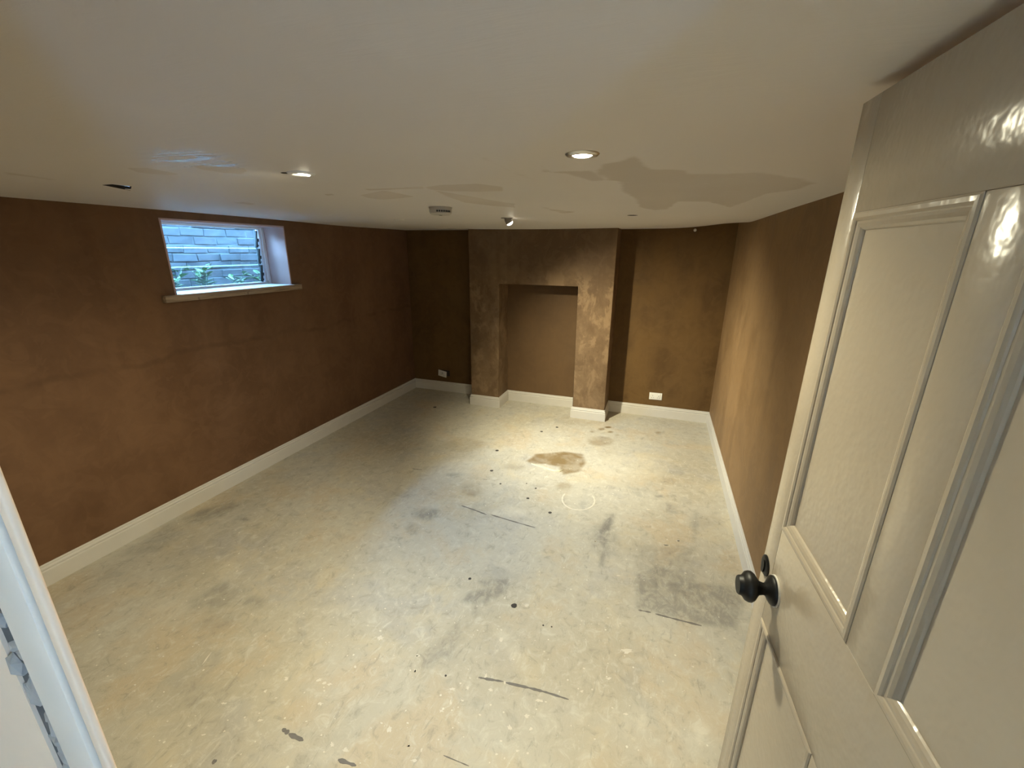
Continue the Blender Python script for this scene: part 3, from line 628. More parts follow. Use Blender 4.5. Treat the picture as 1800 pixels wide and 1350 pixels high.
for hp, (x0, x1, y0, y1) in zip(HOLES, tiles):
    bm = bmesh.new()
    zc = lambda x, y: float(ceil_z(np.float64(x), np.float64(y)))
    outer = [bm.verts.new((x, y, zc(x, y))) for x, y in ((x0,y0),(x1,y0),(x1,y1),(x0,y1))]
    inner = [bm.verts.new((x, y, zc(x, y))) for x, y in hp]
    es = [bm.edges.new((l[i], l[(i+1) % len(l)])) for l in (outer, inner) for i in range(len(l))]
    bmesh.ops.triangle_fill(bm, edges=es, use_beauty=True)
    # board thickness round the hole
    up = [bm.verts.new((v.co.x, v.co.y, v.co.z+0.014)) for v in inner]
    for i in range(len(inner)):
        j = (i+1) % len(inner)
        bm.faces.new((inner[i], inner[j], up[j], up[i]))
    me = finish(bm, 'board_around_hole')
    me.materials.append(M['ceiling']); me.materials.append(M['void'])
    for p in me.polygons:
        if abs(p.normal.z) < 0.5: p.material_index = 1  # cut edges coloured dark, shade of the hole painted on
    obj('board_around_hole', me, None, ceiling)
    # dark joist void above
    bm = bmesh.new()
    add_box(bm, x0-0.05, x1+0.05, y0-0.05, y1+0.05, H+0.016, H+0.16)
    bm.faces.ensure_lookup_table()
    bmesh.ops.delete(bm, geom=[bm.faces[0]], context='FACES')
    obj('joist_void', finish(bm, 'joist_void'), M['void'], ceiling)
# torn paper flap at the ragged cut-out
obj('torn_flap', prism_mesh('torn_flap', [(1.118,-3.838),(1.085,-3.822),(1.10,-3.85)], H-0.012, H-0.010), M['ceiling'], ceiling)

# ------------------------------------------------------------------ structure: walls
def wall_x_hole(name, x_in, x_out, y0, y1, z0, z1, hole, mat):
    """wall standing across x with a rectangular hole (hy0,hy1,hz0,hz1)"""
    hy0, hy1, hz0, hz1 = hole
    bm = bmesh.new()
    Ys = [y0, hy0, hy1, y1]; Zs = [z0, hz0, hz1, z1]
    g = {}
    for s, x in enumerate((x_in, x_out)):
        for i, y in enumerate(Ys):
            for k, z in enumerate(Zs): g[s, i, k] = bm.verts.new((x, y, z))
        for i in range(3):
            for k in range(3):
                if i == 1 and k == 1: continue
                bm.faces.new((g[s,i,k], g[s,i+1,k], g[s,i+1,k+1], g[s,i,k+1]))
    ring = [(1,1),(2,1),(2,2),(1,2)]
    for a in range(4):
        b = (a+1) % 4
        bm.faces.new((g[0,*ring[a]], g[0,*ring[b]], g[1,*ring[b]], g[1,*ring[a]]))
    out = [(0,0),(1,0),(2,0),(3,0),(3,1),(3,2),(3,3),(2,3),(1,3),(0,3),(0,2),(0,1)]
    for a in range(12):
        b = (a+1) % 12
        bm.faces.new((g[0,*out[a]], g[0,*out[b]], g[1,*out[b]], g[1,*out[a]]))
    return obj(name, finish(bm, name), mat)
XO = -0.30
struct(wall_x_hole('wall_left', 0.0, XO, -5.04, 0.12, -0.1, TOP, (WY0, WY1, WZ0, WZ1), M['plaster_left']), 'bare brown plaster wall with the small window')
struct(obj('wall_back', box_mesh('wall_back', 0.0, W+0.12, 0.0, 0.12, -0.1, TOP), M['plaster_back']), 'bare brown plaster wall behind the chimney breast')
bm = bmesh.new()
a = [(W, 0.0), (rwx(FY), FY), (rwx(FY)+0.12, FY), (W+0.12, 0.0)]
bv = [bm.verts.new((x, y, -0.1)) for x, y in a]; tv = [bm.verts.new((x, y, TOP)) for x, y in a]
bm.faces.new(bv); bm.faces.new(tv)
for i in range(4): bm.faces.new((bv[i], bv[(i+1) % 4], tv[(i+1) % 4], tv[i]))
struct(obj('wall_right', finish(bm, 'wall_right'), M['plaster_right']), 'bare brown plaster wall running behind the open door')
# chimney breast
bm = bmesh.new()
prof = [(CW0,0),(CW0,TOP),(CW1,TOP),(CW1,0),(O1,0),(O1,OH),(O0,OH),(O0,0)]
fv = [bm.verts.new((x, -CD, z)) for x, z in prof]; rv = [bm.verts.new((x, 0.0, z)) for x, z in prof]
bm.faces.new(fv); bm.faces.new(rv)
for i in range(8): bm.faces.new((fv[i], fv[(i+1) % 8], rv[(i+1) % 8], rv[i]))
bm.edges.ensure_lookup_table()
be = [e for e in bm.edges if all(abs(v.co.y+CD) < 1e-6 for v in e.verts) and max(v.co.z for v in e.verts) > 0.01 and min(v.co.z for v in e.verts) < TOP-0.01]
bmesh.ops.bevel(bm, geom=be, offset=0.007, segments=3, profile=0.5, affect='EDGES')
struct(obj('wall_chimney_breast', finish(bm, 'wall_chimney_breast', True), M['plaster_chimney']), 'projecting plastered chimney breast with blotchy drying patches')
struct(obj('wall_alcove_back', box_mesh('wall_alcove_back', O0, O1, AY, 0.0, 0.0, OH), M['plaster_alcove']), 'smooth plaster back of the fireplace opening')

# ------------------------------------------------------------------ baseboards
BT = 0.018
BP = [(0,0),(BT,0),(BT,0.094),(BT-0.001,0.0965),(0.0120,0.0985),(0.0105,0.1015),(0.0140,0.1045),(0.0152,0.110),(0.0135,0.116),(0.0080,0.1195),(0.0065,0.1225),(0.0085,0.1265),(0.0075,0.1325),(0.004,0.1357),(0,0.1357)]
path = [(0,FY),(0,0),(CW0,0),(CW0,-CD),(O0,-CD),(O0,AY),(O1,AY),(O1,-CD),(CW1,-CD),(CW1,0),(W,0),(rwx(FY),FY)]
mit = miters(path)
for nm, i0, i1, lb in (('baseboard_left',0,1,'long white skirting board under the window wall'),
        ('baseboard_back_left',1,2,'white skirting board in the dark recess beside the tilted socket'),
        ('baseboard_chimney_left',2,5,'white skirting wrapping the left fireplace pier'),
        ('baseboard_alcove',5,6,'white skirting inside the fireplace opening'),
        ('baseboard_chimney_right',6,9,'white skirting wrapping the right fireplace pier'),
        ('baseboard_back_right',9,10,'white skirting board under the flush socket on the back wall'),
        ('baseboard_right',10,11,'white skirting board running towards the open door')):
    struct(obj(nm, sweep_mesh(nm, path[i0:i1+1], mit[i0:i1+1], BP), M['white_trim']), lb)

# ------------------------------------------------------------------ window
win = struct(empty('window_1', (XO, (WY0+WY1)/2, WZ0)), 'small high louvre window with three glass slats')
wo = win.location
def wbox(name, x0, x1, y0, y1, z0, z1, mat, parent=win, bevel=0.002):
    return obj(name, box_mesh(name, x0-wo.x, x1-wo.x, y0-wo.y, y1-wo.y, z0-wo.z, z1-wo.z, bevel), mat, parent)
wbox('reveal_lining', -0.235, 0.003, WY1-0.008, WY1+0.004, WZ0, WZ1+0.004, M['reveal'])
wbox('reveal_lining', -0.235, 0.003, WY0-0.004, WY0+0.008, WZ0, WZ1+0.004, M['reveal'])
wbox('reveal_lining', -0.235, 0.003, WY0, WY1, WZ1-0.008, WZ1+0.004, M['reveal'])
sill = wbox('window_sill', -0.30, 0.042, WY0+0.008, WY1-0.008, WZ0-0.003, WZ0+0.004, M['white_frame'])
brd = wbox('sill_board', 0.0, 0.042, WY0-0.098, WY1+0.082, WZ0-0.046, WZ0+0.001, M['timber'], bevel=0.003)
brd['label'] = 'raw timber sill board'
FX0, FX1 = -0.285, -0.240
wbox('frame_jamb', FX0, FX1, WY1-0.052, WY1, WZ0, WZ1, M['white_frame'])
wbox('frame_bead', FX1, FX1+0.014, WY1-0.036, WY1-0.008, WZ0+0.004, WZ1-0.008, M['white_frame'])
wbox('frame_jamb', FX0, FX1, WY0, WY0+0.052, WZ0, WZ1, M['white_frame'])
wbox('frame_head', FX0, FX1, WY0+0.052, WY1-0.052, WZ1-0.026, WZ1, M['white_frame'])
wbox('frame_bead', FX1, FX1+0.012, WY0+0.008, WY1-0.036, WZ1-0.020, WZ1-0.008, M['white_frame'])
wbox('frame_rail', FX0, FX1, WY0+0.052, WY1-0.052, WZ0, WZ0+0.022, M['white_frame'])
for z0, z1 in ((1.905,2.072),(1.762,1.918),(1.608,1.775)):
    # tilted louvre slat, foot pushed outwards
    zc = (z0+z1)/2; hh = (z1-z0)/2; tl = math.radians(7)
    p = obj('glass_slat', box_mesh('glass_slat', -0.003, 0.003, WY0+0.070-wo.y, WY1-0.072-wo.y, -hh, hh, 0.0), M['glass'], win)
    p.location = (-0.268-wo.x, 0, zc-wo.z); p.rotation_euler = (0, tl, 0)
    e = obj('slat_edge', box_mesh('slat_edge', -0.0034, 0.0034, WY0+0.070-wo.y, WY1-0.072-wo.y, -hh-0.002, -hh+0.007, 0.0), M['glass_edge'], p)
    for yy in (WY1-0.064, WY0+0.060):
        bm = bmesh.new()
        add_box(bm, -0.010, 0.014, yy-0.009-wo.y, yy+0.004-wo.y, -hh+0.004, hh-0.012)
        add_box(bm, -0.006, 0.020, yy-0.006-wo.y, yy+0.009-wo.y, -0.022, 0.006)
        add_box(bm, -0.006, 0.018, yy-0.004-wo.y, yy+0.007-wo.y, -hh+0.02, -hh+0.035)
        obj('slat_clip', finish(bm, 'slat_clip'), M['black_plastic'], p)
# latch at the foot of the frame
wbox('latch', -0.243, -0.225, WY1-0.060, WY1-0.034, WZ0+0.022, WZ0+0.030, M['chrome'])

# ------------------------------------------------------------------ light well outside the window
struct(obj('well_floor', box_mesh('well_floor', -1.10, XO, -4.2, -0.3, 1.25, 1.36), M['soil']), 'soil at the bottom of the light well outside')
struct(obj('wall_house_outer', box_mesh('wall_house_outer', XO-0.02, XO+0.10, -4.2, -0.3, TOP, 3.3), M['outer_wall']), 'outer house wall above the window')
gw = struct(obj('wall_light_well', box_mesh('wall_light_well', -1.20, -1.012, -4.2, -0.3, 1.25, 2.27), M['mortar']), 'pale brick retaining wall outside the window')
random.seed(5)
brick_me = []
for k in range(5):
    bm = bmesh.new()
    add_box(bm, -0.020, 0.008, 0.0, 0.220, 0.0, 0.068)
    for v in bm.verts: v.co += Vector((random.uniform(-.003,.003), random.uniform(-.004,.004), random.uniform(-.003,.003)))
    bmesh.ops.bevel(bm, geom=bm.edges[:], offset=0.004, segments=1, affect='EDGES')
    me = finish(bm, 'brick'); me.materials.append(M['brick']); brick_me.append(me)
for r_ in range(11):
    y = -3.35 + (0.114 if r_ % 2 else 0.0)
    while y < -0.55:
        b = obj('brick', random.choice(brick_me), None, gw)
        b.location = (-1.012+random.uniform(-.006,.008), y+random.uniform(-.006,.006), 1.40+r_*0.077+random.uniform(-.003,.003))
        b.rotation_euler = (random.uniform(-.02,.02), random.uniform(-.06,.06), 0)
        y += 0.229
for y in (-4.2, -0.42):
    struct(obj('wall_light_well_end', box_mesh('wall_light_well_end', -1.012, XO-0.02, y, y+0.12, 1.25, 2.3), M['mortar']), 'end wall of the light well')

def weed(loc, h, n, spread, seed, label):
    rnd = random.Random(seed)
    root = empty('weed_plant', loc)
    tag(root, label, 'plant', 'weeds in the light well')
    for s in range(n):
        az = rnd.uniform(0, 2*math.pi); ln = h*rnd.uniform(0.6, 1.0); lean = rnd.uniform(0.15, 0.6)*spread
        tip = Vector((math.cos(az)*lean*ln, math.sin(az)*lean*ln, ln))
        bm = bmesh.new()
        rows = []
        for q in range(4):
            f = q/3; c = Vector((tip.x*f*f, tip.y*f*f, tip.z*f)); rr = 0.0035*(1-0.6*f)
            rows.append([bm.verts.new(c + Vector((rr*math.cos(w), rr*math.sin(w), 0))) for w in (0, 2.09, 4.19)])
        for p_, q_ in zip(rows, rows[1:]):
            for w in range(3): bm.faces.new((p_[w], p_[(w+1) % 3], q_[(w+1) % 3], q_[w]))
        obj('stem', finish(bm, 'stem'), M['leaf'], root)
        for q in range(6):
            f = 0.35+0.65*q/5; c = Vector((tip.x*f*f, tip.y*f*f, tip.z*f))
            la = az + q*2.4 + rnd.uniform(-.4,.4); ll = rnd.uniform(0.06, 0.11); wd = ll*0.24
            d = Vector((math.cos(la), math.sin(la), rnd.uniform(0.0, 0.5))).normalized(); sd = Vector((-d.y, d.x, 0)).normalized()
            nn = d.cross(sd)
            bm = bmesh.new()
            pts = [(0,0,0),(0.35,1,0.10),(0.75,0.6,0.12),(1,0,0.02),(0.75,-0.6,0.12),(0.35,-1,0.10),(0.4,0,0.0),(0.75,0,0.04)]
            vs = [bm.verts.new(c + d*ll*a_ + sd*wd*b_ - nn*ll*c_*-1) for a_, b_, c_ in pts]
            for fc in ((0,1,6),(1,2,7,6),(2,3,7),(3,4,7),(4,5,6,7),(5,0,6)): bm.faces.new([vs[w] for w in fc])
            bmesh.ops.solidify(bm, geom=bm.faces[:], thickness=0.0012)
            obj('leaf', finish(bm, 'leaf'), M['leaf'], root)
weed((-0.76,-2.56,1.36), 0.42, 13, 0.62, 1, 'bushy green weed at the near lower corner of the window glass')
weed((-0.80,-2.22,1.36), 0.39, 13, 0.55, 2, 'green weed seen low through the glass, next along the well')
weed((-0.78,-1.90,1.36), 0.34, 9, 0.55, 3, 'middle weed with pale leaves low behind the bottom slat')
weed((-0.80,-1.60,1.36), 0.30, 6, 0.5, 4, 'smallest weed near the slat clips at the bottom of the glass')

# ------------------------------------------------------------------ front wall, hall behind the camera, door frame
DX0, DX1, DZ0, DZ1 = 2.900, 3.585, 0.14, 2.142
bm = bmesh.new()
def add_prism(bm, poly, z0, z1):
    a = [bm.verts.new((x, y, z0)) for x, y in poly]; b = [bm.verts.new((x, y, z1)) for x, y in poly]
    bm.faces.new(a); bm.faces.new(b)
    for i in range(len(poly)): bm.faces.new((a[i], a[(i+1) % len(poly)], b[(i+1) % len(poly)], b[i]))
# the room side of the reveal is splayed back
add_prism(bm, [(0.0, HY), (2.802, HY), (2.802, -5.034), (2.870, -5.034), (2.52, FY), (0.0, FY)], -0.1, TOP)
add_box(bm, DX1+0.02, 4.1, HY, FY, -0.1, TOP)
add_box(bm, 2.60, DX1+0.02, HY+0.02, FY, DZ1+0.006, TOP)
me = finish(bm, 'wall_front')
me.materials.append(M['hall_wall']); me.materials.append(M['plaster_left'])
for p in me.polygons:
    if p.normal.y > 0.5: p.material_index = 1        # bare plaster on the room side
wf = struct(obj('wall_front', me), 'partition wall around the doorway, painted on the hall side')
obj('masonry_gap', box_mesh('masonry_gap', 2.8025, 2.8378, -5.0375, -5.0338, 0.14, TOP), M['rubble_dark'], wf)
random.seed(11)
for k in range(90):
    bm = bmesh.new()
    bmesh.ops.create_icosphere(bm, subdivisions=1, radius=1.0)
    s = (random.uniform(.006,.014), random.uniform(.003,.005), random.uniform(.005,.020))
    for v in bm.verts:
        j = random.uniform(0.72, 1.15); v.co = Vector((v.co.x*s[0]*j, v.co.y*s[1]*j, v.co.z*s[2]*j))
    c = obj('plaster_rubble', finish(bm, 'plaster_rubble'), M['rubble'], wf)
    c.location = (2.820+random.uniform(-.013,.013), -5.0375+random.uniform(-.0015,.0015), 0.9+k*0.0125+random.uniform(-.006,.006))
tr = struct(obj('trim_1', box_mesh('trim_1', 2.838, 2.8795, -5.044, -5.0342, 0.14, 2.2, 0.002), M['pale_strip']), 'flat pale strip of trim at the near edge of the doorway')
tr2 = struct(obj('trim_2', box_mesh('trim_2', 2.8835, 2.8932, -5.0415, -5.0365, 0.14, DZ1, 0.0018, 3), M['warm_lit_lining']), 'white painted lining of the doorway in the near corner')
obj('dark_joint', box_mesh('dark_joint', 2.8793, 2.8837, -5.0385, -5.0345, 0.14, 2.2), M['rubble_dark'], tr)
struct(obj('trim_3', box_mesh('trim_3', DX1, DX1+0.02, HY, FY, 0.14, DZ1), M['white_trim']), 'white painted lining on the hinge side of the doorway')
struct(obj('trim_4', box_mesh('trim_4', DX0, DX1, HY, FY, DZ1, DZ1+0.006), M['white_trim']), 'white painted head lining of the doorway')
struct(obj('floor_hall', box_mesh('floor_hall', 2.2, 4.3, -6.8, FY+0.02, -0.1, 0.14), M['hall_floor']), 'hall floor and step down into the room')
struct(obj('wall_hall_left', box_mesh('wall_hall_left', 2.2, 2.3, -6.75, HY, 0.14, 2.4), M['hall_wall']), 'hall side wall behind the doorway')
bm = bmesh.new()
add_box(bm, 4.15, 4.25, -6.75, -6.065, 0.14, 2.4); add_box(bm, 4.15, 4.25, -5.835, HY, 0.14, 2.4)
add_box(bm, 4.15, 4.25, -6.065, -5.835, 1.74, 2.4); add_box(bm, 4.15, 4.25, -6.065, -5.835, 0.14, 1.49)
struct(obj('wall_hall_right', finish(bm, 'wall_hall_right'), M['hall_wall']), 'hall side wall with a small open window')
struct(obj('wall_hall_end', box_mesh('wall_hall_end', 2.3, 4.15, -6.75, -6.65, 0.14, 2.4), M['hall_wall']), 'hall end wall behind the camera')
struct(obj('ceiling_hall', box_mesh('ceiling_hall', 2.2, 4.25, -6.75, HY, 2.4, 2.46), M['hall_wall']), 'hall ceiling')
struct(obj('ground_outside', box_mesh('ground_outside', 4.25, 9.0, -9.0, -2.0, 0.0, 0.12), M['paving']), 'paving outside the hall')

# ------------------------------------------------------------------ the open panelled door
DW, DT, DB, DTOP = 0.690, 0.036, 0.150, 2.128
door = struct(empty('door_1', (3.5105, -4.266, 0.0), math.radians(-85.511)), 'cream gloss four panel door standing open')
# local x runs from the leading edge to the hinge, local y into the leaf, face at y = 0
ST0, ST1 = 0.054, 0.054
PA0, PA1 = 0.054, 0.314
PB0, PB1 = 0.386, 0.636
ZR = (DB, 0.40, 1.190, 1.405, 1.968, DTOP)
def dbox(name, x0, x1, z0, z1, y0=0.0, y1=DT, mat='door', bevel=0.0015):
    return obj(name, box_mesh(name, x0, x1, y0, y1, z0, z1, bevel), M[mat], door)
dbox('stile', 0.0, PA0, DB, DTOP)
dbox('stile', PB1, DW, DB, DTOP)
dbox('top_rail', PA0, PB1, ZR[4], ZR[5])
dbox('lock_rail', PA0, PB1, ZR[2], ZR[3])
dbox('bottom_rail', PA0, PB1, ZR[0], ZR[1])
dbox('muntin', PA1, PB0, ZR[3], ZR[4])
dbox('muntin', PA1, PB0, ZR[1], ZR[2])
MP = [(0,-0.0005),(0.003,-0.002),(0.008,-0.0022),(0.0115,-0.0005),(0.0130,0.001),(0.0165,0.0013),(0.021,0.003),(0.0245,0.0055),(0.026,0.0078),(0.026,0.014),(0,0.014)]
for x0, x1 in ((PA0, PA1), (PB0, PB1)):
    for z0, z1 in ((ZR[3], ZR[4]), (ZR[1], ZR[2])):
        dbox('panel', x0, x1, z0, z1, 0.0085, 0.026, bevel=0.0)
        pth = [(x0,z0),(x0,z1),(x1,z1),(x1,z0)]
        me = sweep_mesh('panel_moulding', pth, miters(pth, True), MP, True)
        # swept in plan: turn (x, z, depth) into (x, depth, z)
        for v in me.vertices: v.co = (v.co.x, v.co.z, v.co.y)
        me.flip_normals()
        obj('panel_moulding', me, M['door'], door)
KX, KZ = 0.082, 1.283
def on_face(o, x, z, y=0.0):
    o.location = (x, y, z); o.rotation_euler = (math.radians(90), 0, 0)
    return o
knob = on_face(obj('door_knob', lathe_mesh('door_knob', [(0.0,0.010),(0.0125,0.010),(0.0115,0.016),(0.0115,0.021),(0.0135,0.028),(0.0190,0.0325),(0.0255,0.0370),(0.0290,0.0420),(0.0292,0.0470),(0.0270,0.0525),(0.0215,0.0565),(0.0190,0.0595),(0.0185,0.0635),(0.0170,0.0656),(0.0,0.066)], 40), M['black_iron'], door), KX, KZ)
knob['label'] = 'black turned door knob'
rose = obj('knob_rose', lathe_mesh('knob_rose', [(0.0,0.0025),(0.0278,0.0025),(0.0282,0.005),(0.0268,0.0075),(0.0230,0.0105),(0.0150,0.0150),(0.0115,0.0180),(0.0,0.0180)], 40), M['black_iron'], knob)
obj('back_plate', lathe_mesh('back_plate', [(0.0,0.0),(0.0298,0.0),(0.0298,0.0026),(0.0,0.0026)], 40), M['white_trim'], knob)
scr = obj('rose_screw', lathe_mesh('rose_screw', [(0.0,0.0),(0.0028,0.0),(0.0022,0.0016),(0.0,0.002)], 12), M['chrome'], knob)
scr.location = (-0.024, 0.0, 0.0085)
esc = on_face(obj('keyhole_cover', lathe_mesh('keyhole_cover', [(0.0,0.0),(0.0215,0.0),(0.0215,0.0018),(0.0190,0.0035),(0.0150,0.0042),(0.0,0.0046)], 36), M['black_iron'], door), 0.020, 1.292)
sw = obj('swing_cover', prism_mesh('swing_cover', [(0.0075*math.cos(a)+0.000, 0.0075*math.sin(a)*1.9-0.002) for a in np.linspace(0, 2*math.pi, 18, endpoint=False)], 0.004, 0.0065, False), M['black_iron'], esc)
for z in (0.42, 1.86):
    h_ = dbox('hinge', DW-0.002, DW+0.003, z-0.045, z+0.045, -0.003, 0.030, 'black_iron', 0.001)

# ------------------------------------------------------------------ ceiling fittings
def spot_light(parent, loc, rot, energy, size, blend, radius=0.024):
    l = bpy.data.lights.new('lamp_light', 'SPOT')
    l.energy = energy; l.color = LAMP_COLOR; l.spot_size = size; l.spot_blend = blend; l.shadow_soft_size = radius
    o = bpy.data.objects.new('lamp_light', l); COL.objects.link(o)
    o.parent = parent; o.location = loc; o.rotation_euler = rot
    return o
BEZEL = [(0.0255,0.004),(0.0265,-0.004),(0.031,-0.0065),(0.040,-0.005),(0.0445,-0.001),(0.0445,0.002)]
def downlight(x, y, label, lit=True, lens_drop=0.004, bez='white_plastic', lens_shift=(0,0), energy=0, tilt=0.0, beam=130, spill=0):
    t = tag(empty('downlight', (x, y, H)), label, 'ceiling light', 'round ceiling downlights')
    obj('bezel', lathe_mesh('bezel', BEZEL, 40, closed_ends=False), M[bez], t)
    if lit:
        ln = obj('lamp_lens', lathe_mesh('lamp_lens', [(0.0,0.004),(0.025,0.004),(0.0255,-lens_drop),(0.022,-lens_drop-0.002),(0.0,-lens_drop-0.0032)], 32), M['lamp_lens'], t)
        ln.location = (*lens_shift, 0); ln.rotation_euler = (0, tilt*0.4, 0)
        spot_light(t, (lens_shift[0]-0.3*tilt*0.02, lens_shift[1], -lens_drop-0.016), (0, tilt, 0), energy, math.radians(beam), 1.0)
        spot_light(t, (lens_shift[0], lens_shift[1], -lens_drop-0.018), (0, tilt*0.5, 0), spill, math.radians(176), 0.6)
    else:
        obj('lamp_lens', lathe_mesh('lamp_lens', [(0.0,0.010),(0.0255,0.010),(0.0255,0.001),(0.022,-0.001),(0.0,-0.0015)], 32), M['grey_metal'], t)
    return t
downlight(3.016, -3.922, 'large lit downlight with a full bezel nearest the camera, over the door side', lens_drop=0.004, bez='chrome', energy=LAMP_1, beam=84, spill=SPILL_1)
d2 = downlight(2.066, -3.893, 'lit downlight with a shifted bezel between the window and the nearest lamp', lens_drop=0.004, lens_shift=(0.008, -0.006), energy=LAMP_2, tilt=math.radians(33), beam=104, spill=SPILL_2)
c_ = obj('cutout_shade', lathe_mesh('cutout_shade', [(0.0,-0.0004),(0.014,-0.0004),(0.014,-0.0012),(0.0,-0.0012)], 20), M['void'], d2)  # flat dark disc on the ceiling, shade of the open hole as colour
c_.location = (-0.047, -0.022, 0); c_.scale = (1.0, 0.8, 1)
downlight(1.075, -1.803, 'small unlit downlight flush in the ceiling past the window', lit=False)
# the tilted lamp hanging out of its cut-out
t3 = tag(empty('downlight', (2.045, -1.800, H)), 'tilted lit spot lamp hanging out of the ceiling before the chimney breast', 'ceiling light', 'round ceiling downlights')
obj('bezel', lathe_mesh('bezel', [(0.030,0.004),(0.031,-0.003),(0.036,-0.005),(0.044,-0.004),(0.0465,-0.001),(0.0465,0.002)], 40, closed_ends=False), M['grey_metal'], t3)
aim = Vector((0.50, 0.42, -1.0)).normalized()
can = obj('lamp_can', lathe_mesh('lamp_can', [(0.0,0.040),(0.014,0.040),(0.018,0.020),(0.0265,-0.010),(0.0285,-0.034),(0.0270,-0.036),(0.0250,-0.032)], 36, closed_ends=False), M['grey_metal'], t3)
can.location = (0.004, -0.002, -0.004)
can.rotation_mode = 'QUATERNION'
can.rotation_quaternion = Vector((0,0,-1)).rotation_difference(aim)
obj('lamp_lens', lathe_mesh('lamp_lens', [(0.0,-0.020),(0.025,-0.020),(0.0256,-0.034),(0.0245,-0.042),(0.020,-0.049),(0.012,-0.053),(0.0,-0.0545)], 32), M['lamp_lens'], can)
spot_light(can, (0, 0, -0.058), (0,0,0), LAMP_3, math.radians(122), 1.0, 0.034)

# smoke alarm
sm = tag(empty('smoke_alarm', (1.955, -2.712, H)), 'round off-white smoke alarm on the ceiling', 'smoke alarm')
sm.scale = (1.18, 1.18, 1.25)
obj('alarm_base', lathe_mesh('alarm_base', [(0.0,0.002),(0.058,0.002),(0.058,-0.007),(0.0,-0.007)], 48), M['aged_plastic'], sm)
obj('alarm_body', lathe_mesh('alarm_body', [(0.0,-0.006),(0.055,-0.006),(0.0565,-0.020),(0.053,-0.030),(0.046,-0.034),(0.0,-0.036)], 48), M['aged_plastic'], sm)
bm = bmesh.new()
for k in range(7):
    a0 = -1.45 + k*0.20
    q = []
    for aa in (a0, a0+0.15):
        for rr in (0.050, 0.0572):
            for zz in (-0.024, -0.016): q.append(bm.verts.new((rr*math.cos(aa), rr*math.sin(aa), zz)))
    for fc in ((0,1,3,2),(4,5,7,6),(2,3,7,6),(0,1,5,4),(0,2,6,4),(1,3,7,5)): bm.faces.new([q[w] for w in fc])
obj('vent_slot', finish(bm, 'vent_slot'), M['black_plastic'], sm)
obj('test_button', lathe_mesh('test_button', [(0.0,-0.034),(0.008,-0.034),(0.008,-0.0375),(0.0,-0.038)], 20), M['grey_metal'], sm)

# small white peg near the top of the back wall
pg = tag(empty('wall_peg', (3.503, 0.0, 2.128)), 'tiny white peg at the top of the back wall', 'peg')
a_ = obj('peg_plate', lathe_mesh('peg_plate', [(0.0,0.0),(0.010,0.0),(0.010,0.003),(0.006,0.005),(0.0,0.005)], 20), M['white_plastic'], pg); a_.rotation_euler = (math.radians(90), 0, 0)
b_ = obj('peg_head', lathe_mesh('peg_head', [(0.0,0.004),(0.005,0.004),(0.006,0.012),(0.012,0.016),(0.0155,0.024),(0.012,0.033),(0.0,0.036)], 20), M['white_plastic'], pg); b_.rotation_euler = (math.radians(90), 0, 0)

# ------------------------------------------------------------------ sockets
def socket(loc, rot, label, box_behind):
    t = tag(empty('wall_socket', loc), label, 'socket', 'double wall sockets')
    # plate faces -y, hinge point at its left end
    f = obj('face_plate', box_mesh('face_plate', 0.0, 0.146, -0.010, 0.0, -0.043, 0.043, 0.003), M['white_plastic'], t)
    f.rotation_euler = rot
    for cx in (0.040, 0.106):
        obj('rocker_switch', box_mesh('rocker_switch', cx-0.008+ (0.012 if cx > 0.07 else -0.012), cx+0.008+(0.012 if cx > 0.07 else -0.012), -0.0135, -0.009, 0.010, 0.034, 0.0015), M['white_plastic'], f)
        for dx, dz, w_, h_ in ((0, 0.006, .004, .009), (-0.011, -0.018, .007, .0045), (0.011, -0.018, .007, .0045)):
            obj('pin_hole', box_mesh('pin_hole', cx+dx-w_/2, cx+dx+w_/2, -0.0104, -0.0085, dz-h_/2, dz+h_/2), M['black_plastic'], f)
    for sx in (0.012, 0.134):
        s_ = obj('plate_screw', lathe_mesh('plate_screw', [(0.0,0.0),(0.003,0.0),(0.003,0.0008),(0.0,0.001)], 12), M['chrome'], f)
        s_.location = (sx, -0.0100, -0.004); s_.rotation_euler = (math.radians(90), 0, 0)
    if box_behind:
        bm = bmesh.new()
        add_box(bm, 0.010, 0.172, -0.0025, -0.0005, -0.040, 0.040)
        obj('back_box_shade', finish(bm, 'back_box_shade'), M['void'], t)  # thin dark sheet, shade inside the open box put into its colour
        for dz in (-0.012, 0.0, 0.012):
            bm = bmesh.new()
            add_box(bm, 0.06, 0.14, -0.030, -0.027, dz-0.0015, dz+0.0015)
            obj('cable', finish(bm, 'cable'), M['black_plastic'], t)
    return t
socket((0.388, 0.0, 0.262), (0, math.radians(5), math.radians(-13)), 'loose double socket hanging crooked off the wall in the dark recess', True)
socket((3.228, 0.0, 0.256), (0, math.radians(-1), 0), 'flush white double socket beside the right fireplace pier', False)
